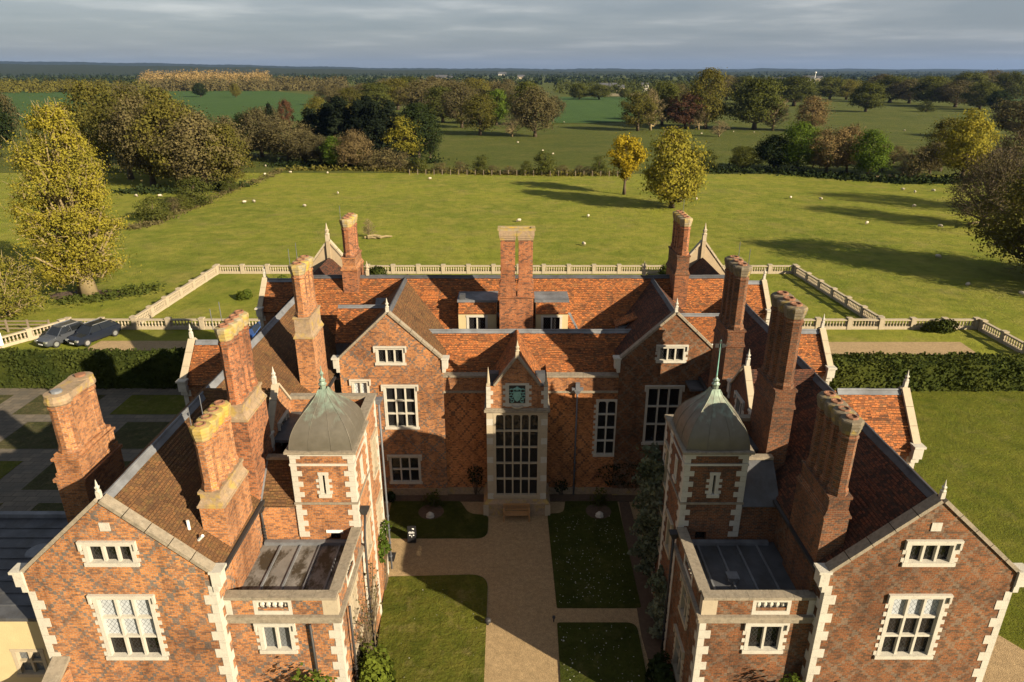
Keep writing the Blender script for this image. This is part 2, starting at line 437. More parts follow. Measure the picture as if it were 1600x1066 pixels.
def grass_mat(name, a, b, c, scale=0.05, straw=0.0, stripe=None):
    t = NT(name); p = t.geo()
    col = t.mix(t.ramp(t.noise(p, scale, 6, 0.6), (0.36, 0.0), (0.64, 1.0)), (*a, 1), (*b, 1))
    col = t.mix(t.ramp(t.noise(p, scale * 7, 6, 0.7), (0.42, 0.0), (0.66, 0.85)), col, (*c, 1))
    if straw:
        col = t.mix(t.ramp(t.noise(p, scale * 4.2, 7, 0.7), (0.54, 0.0), (0.70, straw)), col, (0.23, 0.18, 0.075, 1))
    if stripe:
        s_ = t.math('SINE', t.math('MULTIPLY', t.sep(p)[stripe[0]], stripe[1]))
        col = t.mix(t.ramp(s_, (0.3, 0.0), (0.7, stripe[2])), col, (*c, 1))
    mid = t.noise(p, 0.55, 6, 0.72)
    col = t.mix(0.8, col, t.ramp(mid, (0.34, (0.66, 0.70, 0.62)), (0.5, (1, 1, 1)), (0.68, (1.25, 1.2, 1.3))), 'MULTIPLY')
    fine = t.noise(p, 9, 5, 0.75)
    col = t.mix(0.7, col, t.ramp(fine, (0.28, 0.5), (0.72, 1.45)), 'MULTIPLY')
    t.bump(t.math('ADD', fine, t.math('MULTIPLY', t.noise(p, 1.3, 5, 0.75), 2.2)), 0.11, 0.9)
    t.b.inputs['Specular IOR Level'].default_value = 0.1
    return t.done(col, 0.95)
M['park_grass'] = grass_mat('park_grass', (0.212, 0.225, 0.026), (0.132, 0.160, 0.018), (0.250, 0.232, 0.042), 0.030, 0.40)
M['far_pasture'] = grass_mat('far_pasture', (0.082, 0.098, 0.017), (0.060, 0.078, 0.014), (0.100, 0.106, 0.022), 0.012, 0.25)  # grass colour darkened to stand in for cloud shadow
M['crop'] = grass_mat('crop_field', (0.050, 0.098, 0.024), (0.062, 0.112, 0.027), (0.044, 0.086, 0.021), 0.01, 0.0, (0, 0.35, 0.4))  # crop green, its dark tone also standing in for cloud shadow
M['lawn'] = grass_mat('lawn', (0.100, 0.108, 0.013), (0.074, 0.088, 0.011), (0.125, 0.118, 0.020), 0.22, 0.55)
M['lawn_shaded'] = grass_mat('lawn_shaded', (0.050, 0.062, 0.008), (0.038, 0.050, 0.007), (0.060, 0.066, 0.012), 0.22, 0.25)  # copy of the lawn with courtyard shade put into its colour
M['lawn_green'] = grass_mat('lawn_green', (0.115, 0.128, 0.011), (0.094, 0.112, 0.010), (0.135, 0.135, 0.017), 0.12, 0.30, (0, 2.1, 0.25))
M['bed_grass'] = grass_mat('bed_grass', (0.070, 0.066, 0.028), (0.055, 0.064, 0.022), (0.085, 0.072, 0.036), 0.30, 0.5)

def gravel_mat():
    t = NT('gravel'); p = t.geo()
    v = t.n.new('ShaderNodeTexVoronoi'); v.inputs['Scale'].default_value = 40; t.l.new(p, v.inputs['Vector'])
    col = t.mix(t.noise(p, 0.7, 6, 0.65), (0.34, 0.235, 0.120, 1), (0.46, 0.33, 0.18, 1))
    col = t.mix(0.8, col, t.ramp(t.sep(v.outputs['Color'])[0], (0.0, 0.7), (1.0, 1.25)), 'MULTIPLY')
    col = t.mix(0.5, col, t.ramp(t.noise(p, 3.5, 5, 0.7), (0.35, 0.65), (0.65, 1.2)), 'MULTIPLY')
    t.bump(t.math('ADD', v.outputs['Distance'], t.noise(p, 30, 3, 0.7)), 0.03, 0.8)
    return t.done(col, 0.95)
M['gravel'] = gravel_mat()

def paving_mat():
    t = NT('paving'); p = t.geo()
    a = t.brick(p, (0.19, 0.155, 0.115), (0.13, 0.108, 0.082), (0.06, 0.052, 0.038), 0.75, 0.5, 0.02)
    col = t.mix(t.ramp(t.noise(p, 0.8, 6, 0.7), (0.4, 0.0), (0.62, 0.7)), a[0], (0.10, 0.092, 0.075, 1))
    t.bump(t.math('MULTIPLY', a[1], -1.0), 0.02, 0.6)
    return t.done(col, 0.9)
M['paving'] = paving_mat()

def leaf_mat(name, a, b, trans=0.35):
    m = bpy.data.materials.new(name); m.use_nodes = True
    t = NT.__new__(NT); t.m = m; t.t = m.node_tree; t.n = t.t.nodes; t.l = t.t.links; t.b = t.n['Principled BSDF']
    p = t.geo()
    oi = t.n.new('ShaderNodeObjectInfo')
    col = t.mix(t.ramp(t.noise(p, 0.45, 4, 0.65), (0.35, 0.0), (0.65, 1.0)), (*a, 1), (*b, 1))
    col = t.mix(0.8, col, t.ramp(t.noise(p, 3.0, 3, 0.7), (0.3, 0.78), (0.7, 1.22)), 'MULTIPLY')
    col = t.mix(1.0, col, t.ramp(oi.outputs['Random'], (0.0, (0.78, 0.80, 0.85)), (1.0, (1.2, 1.16, 1.1))), 'MULTIPLY')
    col = t.mix(1.0, col, (ALB, ALB, ALB, 1), 'MULTIPLY')
    d = t.n.new('ShaderNodeBsdfDiffuse'); tr = t.n.new('ShaderNodeBsdfTranslucent'); mx = t.n.new('ShaderNodeMixShader')
    mx.inputs[0].default_value = trans
    t.l.new(col, d.inputs[0]); t.l.new(col, tr.inputs[0]); t.l.new(d.outputs[0], mx.inputs[1]); t.l.new(tr.outputs[0], mx.inputs[2])
    t.l.new(mx.outputs[0], t.n['Material Output'].inputs[0])
    return m
LEAF = {
    'gold': leaf_mat('leaf_gold', (0.315, 0.270, 0.036), (0.200, 0.190, 0.031)),
    'yellow': leaf_mat('leaf_yellow', (0.34, 0.26, 0.02), (0.25, 0.20, 0.02)),
    'olive': leaf_mat('leaf_olive', (0.150, 0.134, 0.030), (0.100, 0.098, 0.024)),
    'brown': leaf_mat('leaf_brown', (0.135, 0.112, 0.050), (0.092, 0.082, 0.036), 0.2),
    'tan': leaf_mat('leaf_tan', (0.20, 0.145, 0.062), (0.135, 0.098, 0.045), 0.15),
    'green': leaf_mat('leaf_green', (0.115, 0.165, 0.024), (0.080, 0.130, 0.020)),
    'dark': leaf_mat('leaf_dark', (0.030, 0.042, 0.014), (0.020, 0.030, 0.012), 0.15),
    'oak': leaf_mat('leaf_oak', (0.108, 0.116, 0.028), (0.074, 0.086, 0.022)),
    'fir': leaf_mat('leaf_fir', (0.016, 0.022, 0.012), (0.011, 0.016, 0.010), 0.1),
    'red': leaf_mat('leaf_copper', (0.115, 0.058, 0.032), (0.080, 0.042, 0.025)),
    'tuft': leaf_mat('leaf_tuft', (0.20, 0.20, 0.024), (0.14, 0.16, 0.018), 0.5),
    'tan_sunlit': leaf_mat('leaf_tan_sunlit', (0.34, 0.24, 0.10), (0.24, 0.17, 0.07), 0.2),  # tan leaves lightened so the far wood looks sunlit
    'hedge': leaf_mat('leaf_hedge', (0.070, 0.082, 0.018), (0.040, 0.055, 0.014), 0.15),
    'laurel': leaf_mat('leaf_laurel', (0.13, 0.16, 0.022), (0.070, 0.10, 0.018), 0.25),
    'climber': leaf_mat('leaf_climber', (0.28, 0.29, 0.18), (0.10, 0.125, 0.06), 0.2),
}

# ================================================================== the setting: ground, courtyard, gardens
def sheet(name, pts, z, mat, th=0.0, parent=None):
    mb = MB()
    P = [(p[0], p[1], z) for p in pts]
    a = sum(P[i][0] * P[(i + 1) % len(P)][1] - P[(i + 1) % len(P)][0] * P[i][1] for i in range(len(P)))
    if a < 0: P.reverse()
    if th: mb.slab(P, th)
    else: mb.face(P)
    o = mb.build(name, mat, parent)
    if not parent: tag(o, kind='structure')
    return o

def rounded(pts, r, seg=6):
    out = []; n = len(pts)
    for i in range(n):
        p, a, b = Vector(pts[i]), Vector(pts[i - 1]), Vector(pts[(i + 1) % n])
        ra = r if isinstance(r, (int, float)) else r[i]
        u, v = (a - p).normalized(), (b - p).normalized()
        A, B = p + u * ra, p + v * ra
        for k in range(seg + 1):
            t = k / seg
            q = A * (1 - t) ** 2 + p * 2 * t * (1 - t) + B * t ** 2
            out.append((q.x, q.y))
    return out

sheet('ground', [(-30000, -400), (30000, -400), (30000, 45000), (-30000, 45000)], 0.0, M['park_grass'])
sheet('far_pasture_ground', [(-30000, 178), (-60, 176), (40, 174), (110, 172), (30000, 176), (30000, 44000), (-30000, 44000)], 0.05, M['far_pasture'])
# crop fields beyond the park trees, pale and dark strips
def field(name, px, z, mat): sheet(name, [ground_point(*p) for p in px], z, mat)
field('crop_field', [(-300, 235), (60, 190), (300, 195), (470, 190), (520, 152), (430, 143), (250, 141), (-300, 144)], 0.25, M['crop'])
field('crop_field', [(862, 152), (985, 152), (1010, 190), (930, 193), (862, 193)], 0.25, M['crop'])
M['stubble'] = grass_mat('stubble', (0.25, 0.21, 0.12), (0.20, 0.17, 0.09), (0.27, 0.24, 0.14), 0.01)
field('stubble_field', [(935, 146), (1000, 146), (1000, 151), (935, 151)], 0.3, M['stubble'])
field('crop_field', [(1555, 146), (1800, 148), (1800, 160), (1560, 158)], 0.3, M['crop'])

sheet('gravel_drive', [(-10.5, 12), (11, 12), (11, 35.3), (-10.5, 35.3)], 0.012, M['gravel'])
sheet('lawn', rounded([(-5.35, 14), (-1.13, 14), (-1.22, 28.1), (-6.4, 27.9), (-5.9, 22)], [0.1, 0.1, 1.0, 0.35, 0.2]), 0.06, M['lawn'], 0.05)
sheet('lawn', rounded([(-7.1, 31.0), (-1.36, 31.0), (-1.36, 33.1), (-2.5, 33.2), (-3.1, 34.5), (-7.2, 34.5)], [0.6, 0.7, 0.4, 0.5, 0.3, 0.3]), 0.06, M['lawn_shaded'], 0.05)
sheet('lawn', rounded([(2.15, 25.75), (6.2, 25.75), (6.3, 34.6), (3.2, 34.6), (3.0, 33.3), (2.05, 33.2)], [0.1, 0.1, 0.2, 0.3, 0.4, 0.3]), 0.06, M['lawn_shaded'], 0.05)
sheet('lawn', rounded([(1.95, 14), (5.6, 14), (5.8, 24.8), (2.1, 24.8)], [0.1, 0.1, 0.5, 0.15]), 0.06, M['lawn_shaded'], 0.05)
sheet('flower_bed', [(-7.6, 34.45), (-1.6, 34.45), (-1.6, 35.3), (-7.6, 35.3)], 0.09, M['soil'], 0.07)
sheet('flower_bed', [(2.2, 34.45), (8.5, 34.45), (8.5, 35.3), (2.2, 35.3)], 0.09, M['soil'], 0.07)
sheet('flower_bed', [(-6.3, 15), (-5.45, 15), (-5.95, 22), (-6.5, 26.4), (-6.3, 26.4)], 0.05, M['soil'], 0.03)
sheet('flower_bed', [(6.3, 15), (7.0, 15), (7.0, 34.4), (6.4, 34.4), (5.9, 24)], 0.05, M['soil'], 0.03)

# west knot garden: stone paths with planted beds, each bed a sheet of its own
sheet('paved_garden', [(-60, 25.4), (-16, 25.4), (-16, 50.3), (-60, 50.3)], 0.02, M['paving'])
for (ya, yb) in ((45.6, 48.9), (40.6, 44.4), (35.7, 39.0), (31.0, 34.3), (26.4, 29.8)):
    sh = 0.0 if ya > 45 or 35 < ya < 36 else 3.6
    for k in range(8):
        xa = -25.0 - 7.3 * k + sh * (0.55)
        sheet('planted_bed', [(xa - 5.2, ya), (xa, ya), (xa, yb), (xa - 5.2, yb)], 0.035 + 0.005 * (k % 2), M['bed_grass'] if (k + int(ya)) % 3 else M['lawn'], 0.02)

# terraces: lawns inside the balustrades, gravel walks
sheet('terrace_lawn', [(-47, 52), (46, 52), (46, 63.6), (-47, 63.6)], 0.010, M['park_grass'])
sheet('terrace_lawn', [(-37.4, 64.2), (36.0, 64.2), (36.0, 83.6), (-37.4, 83.6)], 0.014, M['park_grass'])
sheet('east_lawn', [(17.2, 21.5), (60, 21.5), (60, 49.6), (17.2, 49.6)], 0.020, M['lawn_green'])
sheet('gravel_walk', [(17.0, 10), (23.3, 10), (23.2, 22.5), (21.9, 24.6), (17.0, 30)], 0.030, M['gravel'])
sheet('gravel_walk', [(17.5, 57.0), (42.4, 57.0), (42.6, 60.3), (17.5, 60.3)], 0.030, M['gravel'])
sheet('gravel_walk', [(-39.6, 58.0), (-17, 58.0), (-17, 60.6), (-39.2, 60.6)], 0.030, M['gravel'])
sheet('gravel_walk', [(-60, 10), (-16.4, 10), (-16.4, 25.4), (-60, 25.4)], 0.010, M['gravel'])

# ================================================================== the manor house
XC = 0.28
H = thing('manor_house', 'red brick Tudor manor house with two gabled wings, domed turrets and tall chimneys', 'house', (XC, 35, 0))
H['at_origin_frame'] = 1

class Frame:
    """axis 'x': wall runs along X at Y = c; axis 'y': along Y at X = c; n = sign of the outward normal"""
    def __init__(s, axis, c, n): s.a, s.c, s.n = axis, c, n
    def pt(s, u, z, d=0.0):
        return (u, s.c + s.n * d, z) if s.a == 'x' else (s.c + s.n * d, u, z)
    def nv(s): return Vector((0, s.n, 0)) if s.a == 'x' else Vector((s.n, 0, 0))
    def box(s, mb, u0, u1, z0, z1, d0, d1): mb.box(s.pt(u0, z0, d0), s.pt(u1, z1, d1))

def tri_face(mb, pts, n):
    P = [Vector(p) for p in pts]
    if (P[1] - P[0]).cross(P[2] - P[0]).dot(n) < 0: P.reverse()
    mb.face(P)

def wall_face(mb, fr, outline, holes=(), depth=0.3):
    polys = [[Vector((u, z, 0)) for u, z in outline]] + [[Vector((a, c, 0)), Vector((b, c, 0)), Vector((b, d, 0)), Vector((a, d, 0))] for a, b, c, d in holes]
    flat = [v for p in polys for v in p]
    for tri in tessellate_polygon(polys):
        tri_face(mb, [fr.pt(flat[k].x, flat[k].y) for k in tri], fr.nv())
    for a, b, c, d in holes:
        q = [(a, c), (b, c), (b, d), (a, d)]
        for k in range(4):
            (u0, z0), (u1, z1) = q[k], q[(k + 1) % 4]
            mb.face([fr.pt(u0, z0), fr.pt(u1, z1), fr.pt(u1, z1, -depth), fr.pt(u0, z0, -depth)])

def window(fr, u0, u1, z0, z1, cols, rows, glass='glass', upper=None, hood=True, teeth=True, stone='stone_pale', arched=False, parent=None, label=None):
    """stone surround (part) with mullions, transoms and panes (sub-parts); returns the hole for the wall"""
    j = 0.14
    s = MB()
    fr.box(s, u0, u0 + j, z0 + 0.02, z1 - 0.02, -0.24, 0.025)
    fr.box(s, u1 - j, u1, z0 + 0.02, z1 - 0.02, -0.24, 0.025)
    fr.box(s, u0 - 0.02, u1 + 0.02, z1 - 0.13, z1, -0.24, 0.030)
    fr.box(s, u0 - 0.06, u1 + 0.06, z0 - 0.05, z0 + 0.10, -0.24, 0.07)
    if hood:
        fr.box(s, u0 - 0.10, u1 + 0.10, z1 + 0.002, z1 + 0.09, 0.0, 0.11)
        fr.box(s, u0 - 0.10, u0 - 0.022, z1 - 0.28, z1 + 0.001, 0.0, 0.10)
        fr.box(s, u1 + 0.022, u1 + 0.10, z1 - 0.28, z1 + 0.001, 0.0, 0.10)
    if teeth:
        n = max(2, int((z1 - z0) / 0.36)); hh = (z1 - z0 - 0.3) / (2 * n)
        for k in range(n):
            zz_ = z0 + 0.12 + 2 * hh * k
            fr.box(s, u0 - 0.12, u0 + 0.01, zz_, zz_ + hh, -0.05, 0.018)
            fr.box(s, u1 - 0.01, u1 + 0.12, zz_, zz_ + hh, -0.05, 0.018)
    w = s.build('window', M[stone], parent or H)
    if label: w['label'] = label
    a0, a1, b0, b1 = u0 + j, u1 - j, z0 + 0.10, z1 - 0.13
    mw = 0.085
    cw = (a1 - a0) / cols; rh = (b1 - b0) / rows
    for k in range(1, cols):
        m = MB(); c = a0 + cw * k
        fr.box(m, c - mw / 2, c + mw / 2, b0, b1, -0.20, -0.03); m.build('mullion', M[stone], w)
    for r in range(1, rows):
        m = MB(); c = b0 + rh * r
        fr.box(m, a0, a1, c - mw / 2, c + mw / 2, -0.195, -0.035); m.build('transom', M[stone], w)
    for r in range(rows):
        for k in range(cols):
            g = MB()
            x0 = a0 + cw * k + (mw / 2 if k else 0); x1 = a0 + cw * (k + 1) - (mw / 2 if k < cols - 1 else 0)
            y0 = b0 + rh * r + (mw / 2 if r else 0); y1 = b0 + rh * (r + 1) - (mw / 2 if r < rows - 1 else 0)
            fr.box(g, x0 - 0.01, x1 + 0.01, y0 - 0.01, y1 + 0.01, -0.165, -0.150)
            gl = glass if not upper or r < rows - upper[1] else upper[0]
            g.build('pane', M[gl], w)
            if arched and r == rows - 1:
                hd = MB(); xm = (x0 + x1) / 2; hw = (x1 - x0) / 2; N = 8
                for i in range(N):
                    t0, t1 = math.pi * i / N, math.pi * (i + 1) / N
                    pa = (xm + hw * math.cos(t0), y1 - hw + hw * math.sin(t0)); pb = (xm + hw * math.cos(t1), y1 - hw + hw * math.sin(t1))
                    hd.face([fr.pt(*pa, -0.06), fr.pt(*pb, -0.06), fr.pt(pb[0], y1 + 0.005, -0.06), fr.pt(pa[0], y1 + 0.005, -0.06)])
                    hd.face([fr.pt(*pa, -0.06), fr.pt(*pb, -0.06), fr.pt(*pb, -0.149), fr.pt(*pa, -0.149)])
                hd.build('arched_head', M[stone], w)
    return (u0 + 0.10, u1 - 0.10, z0 + 0.04, z1 - 0.09)

_qm = {}
def quoins(parent, x, y, sx, sy, z0, z1, h=0.31, big=0.44, small=0.24, mat='stone_pale', start=0):
    n = max(1, round((z1 - z0) / h)); hh = (z1 - z0) / n
    for k in range(n):
        odd = (k + start) % 2
        key = (sx, sy, odd, round(hh, 3), big, small, mat)
        if key not in _qm:
            lx, ly = (big, small) if odd else (small, big)
            mb = MB().box((-sx * 0.016, -sy * 0.016, 0.006), (sx * lx, sy * ly, hh - 0.006))
            _qm[key] = mb.mesh('quoin', M[mat])
        o = bpy.data.objects.new('quoin', _qm[key]); COL.objects.link(o)
        o.location = (x, y, z0 + k * hh); o.parent = parent

def finial(x, y, z, s=1.0, parent=None, mat='stone_pale', name='finial'):
    mb = MB()
    mb.box((x - 0.13 * s, y - 0.13 * s, z - 0.25 * s), (x + 0.13 * s, y + 0.13 * s, z + 0.22 * s))
    mb.lathe([(0.17 * s, 0.22 * s), (0.19 * s, 0.30 * s), (0.10 * s, 0.36 * s), (0.15 * s, 0.52 * s), (0.17 * s, 0.58 * s), (0.09 * s, 0.64 * s), (0.075 * s, 0.74 * s), (0.015 * s, 1.08 * s)], (x, y, z), 6)
    return mb.build(name, M[mat], parent or H)

def coping(fr, u0, u1, z0, zap, w=0.40, h=0.13, parent=None, mat='stone_weathered', kneel=True, off=0.02):
    """coping stones up both slopes of a gable and the kneelers at its feet"""
    um = (u0 + u1) / 2
    P = parent or H
    dep = -(w / 2) + 0.07
    for ua in (u0, u1):
        a, b = Vector(fr.pt(ua, z0 + off, dep)), Vector(fr.pt(um, zap + off, dep))
        n = max(3, int((b - a).length / 0.75))
        for k in range(n):
            p, q = a.lerp(b, k / n), a.lerp(b, (k + 1) / n - 0.006)
            MB().beam(p, q, w, h, (0, 0, 1)).build('coping_stone', M[mat], P)
        if kneel:
            sg = -1 if ua < um else 1
            m = MB()
            fr.box(m, ua - sg * 0.02, ua + sg * 0.30, z0 - 0.48, z0 + 0.06, -0.33, 0.09)
            fr.box(m, ua - sg * 0.06, ua + sg * 0.38, z0 + 0.062, z0 + 0.16, -0.37, 0.13)
            fr.box(m, ua - sg * 0.02, ua + sg * 0.16, z0 - 0.74, z0 - 0.482, -0.28, 0.06)
            m.build('kneeler', M['stone_pale'], P)

def chimney(x0, x1, y0, y1, zb, zoff, zsh, ztop, n, brick='brick_chimney', capmat='stone_lichen', offmat='stone_mixed', rods=(), label=None, pots=True, ring=None):
    """brick base block (part); weathered offset, octagonal shafts, caps and pots (sub-parts). Shafts stand in a row along Y"""
    b = MB().box((x0, y0, zb), (x1, y1, zoff))
    st = b.build('chimney_stack', M[brick], H)
    if label: st['label'] = label
    xm = (x0 + x1) / 2
    L = y1 - y0; i1 = 0.10; d = L / n
    r = min(d / 2 * 1.06, (x1 - x0) / 2 * 0.86)
    o = MB()
    o.box((x0 - 0.05, y0 - 0.05, zoff), (x1 + 0.05, y1 + 0.05, zoff + 0.09))
    o.frustum((x0 - 0.03, y0 - 0.03), (x1 + 0.03, y1 + 0.03), (xm - r - 0.05, y0 + 0.02), (xm + r + 0.05, y1 - 0.02), zoff + 0.09, zoff + 0.30)
    o.box((xm - r - 0.04, y0 + 0.03, zoff + 0.30), (xm + r + 0.04, y1 - 0.03, zsh - 0.16))
    o.box((xm - r - 0.09, y0 - 0.01, zsh - 0.16), (xm + r + 0.09, y1 + 0.01, zsh - 0.06))
    o.build('weathering', M[offmat], st)
    rot = math.pi / 8
    yc = [y0 + 0.04 + (L - 0.08) * (k + 0.5) / n for k in range(n)]
    hcap = 0.62
    for k in range(n):
        s = MB()
        zs = ztop - zsh - hcap
        s.lathe([(r * 1.10, -0.06), (r * 1.10, 0.10), (r * 0.94, 0.22), (r * 0.94, zs - 0.10), (r * 1.03, zs - 0.06), (r * 1.03, zs + 0.02), (r * 0.94, zs + 0.05), (r * 0.94, zs + 0.12)], (xm, yc[k], zsh), 8, rot)
        s.build('chimney_shaft', M[brick], st)
        c = MB()
        jit = random.uniform(-0.02, 0.02)
        c.lathe([(r * 0.96, 0.12), (r * 1.04, 0.18), (r * 1.05, 0.24), (r * 1.13, 0.30), (r * 1.15, 0.38), (r * 1.22, 0.44), (r * 1.23, 0.55 + jit), (r * 1.14, 0.60 + jit), (r * 0.62, 0.64 + jit)], (xm, yc[k], ztop - hcap), 8, rot)
        c.build('chimney_cap', M[capmat], st)
        if pots:
            p = MB().lathe([(r * 0.66, 0.0), (r * 0.64, 0.04), (r * 0.66, 0.05), (r * 0.62, 0.075), (r * 0.44, 0.076), (r * 0.42, 0.03)], (xm, yc[k], ztop + 0.0), 10)
            p.build('chimney_pot', M['terracotta'], st)
    for (rx, ry, rh) in rods:
        MB().tube([(xm + rx, ry, ztop - 0.1), (xm + rx, ry, ztop + rh)], 0.014, 5).build('lightning_rod', M['lead_pipe'], st)
    return st

def downpipe(pts, z_top, parent=None, mat='iron', hopper=True, r=0.05):
    mb = MB().tube(pts, r, 6)
    o = mb.build('downpipe', M[mat], parent or H, smooth=True)
    if hopper:
        x, y, z = pts[0]
        hb = MB(); hb.frustum((x - 0.09, y - 0.09), (x + 0.09, y + 0.09), (x - 0.17, y - 0.14), (x + 0.17, y + 0.14), z, z + 0.22)
        hb.box((x - 0.19, y - 0.16, z + 0.22), (x + 0.19, y + 0.16, z + 0.29)); hb.build('hopper', M[mat], o)
    for k in range(1, 6):
        a, b = Vector(pts[-2]), Vector(pts[-1]); p = a.lerp(b, k / 6)
        MB().lathe([(r * 1.5, -0.03), (r * 1.5, 0.03)], p, 8).build('pipe_collar', M[mat], o)
    return o

def tiled(mb, q, gauge=0.15, lap=0.028, sag=0.035):
    """lay a roof slope in real overlapping courses, with the slight sag of old timbers"""
    P = [Vector(p) for p in q]
    if P[0].z + P[1].z < P[2].z + P[3].z: P = [P[2], P[3], P[0], P[1]]
    r0, r1, e1, e0 = P                                # ridge a, ridge b, eaves b, eaves a
    n = (r1 - r0).cross(e0 - r0).normalized()
    if n.z < 0: n = -n
    rows = max(3, int(((e0 - r0).length + (e1 - r1).length) / 2 / gauge)); colsn = max(4, int((r1 - r0).length / 1.2))
    ph = random.uniform(0, 6)
    def pt(u, v, lift):
        p = (r0.lerp(r1, u)).lerp(e0.lerp(e1, u), v)
        w = math.sin(math.pi * min(max(u, 0), 1)) ** 0.5 * (0.35 + math.sin(math.pi * v))
        d = sag * w * (math.sin(p.x * 1.1 + p.y * 0.9 + ph) * 0.6 + math.sin(p.y * 2.3 + p.x * 1.7 + ph * 2) * 0.4 - 0.3)
        return p + n * (lift + d)
    for j in range(rows):
        v0, v1 = j / rows, (j + 1) / rows
        jj = random.uniform(-0.006, 0.006)
        for i in range(colsn):
            u0, u1 = i / colsn, (i + 1) / colsn
            mb.face([pt(u0, v0, 0.0), pt(u0, v1, lap + jj), pt(u1, v1, lap + jj), pt(u1, v0, 0.0)])
            mb.face([pt(u0, v1, lap + jj), pt(u0, v1, -0.004), pt(u1, v1, -0.004), pt(u1, v1, lap + jj)])
    # underside and edges
    Q = [p - n * 0.14 for p in (r0, r1, e1, e0)]
    mb.face(Q)
    for k in range(4):
        a, b = (r0, r1, e1, e0)[k], (r0, r1, e1, e0)[(k + 1) % 4]
        mb.face([a - n * 0.03, b - n * 0.03, Q[(k + 1) % 4], Q[k]])

def roof(mat, quads, name='roof', th=0.10, label=None):
    mb = MB()
    for q in quads:
        if mat.startswith('tile') and len(q) == 4: tiled(mb, q)
        else: mb.slab(q, th)
    o = mb.build(name, M[mat], H)
    if label: o['label'] = label
    return o

def ridge_roll(p0, p1, parent, mat='lead', w=0.20):
    """lead ridge: short overlapping lengths"""
    a, b = Vector(p0), Vector(p1); n = max(1, int((b - a).length / 1.4))
    sidev = (b - a).normalized().cross(Vector((0, 0, 1))).normalized()
    for k in range(n):
        p, q = a.lerp(b, k / n), a.lerp(b, (k + 1) / n + 0.01)
        mb = MB(); zo = Vector((0, 0, 0.012 * (k % 2)))
        for sg in (-1, 1):
            mb.face([p + zo + Vector((0, 0, 0.06)), q + zo + Vector((0, 0, 0.06)), q + zo + sidev * sg * w + Vector((0, 0, -w * 0.93 + 0.06)), p + zo + sidev * sg * w + Vector((0, 0, -w * 0.93 + 0.06))])
        mb.tube([p + zo + Vector((0, 0, 0.05)), q + zo + Vector((0, 0, 0.05))], 0.055, 6)
        mb.build('ridge_lead', M[mat], parent)

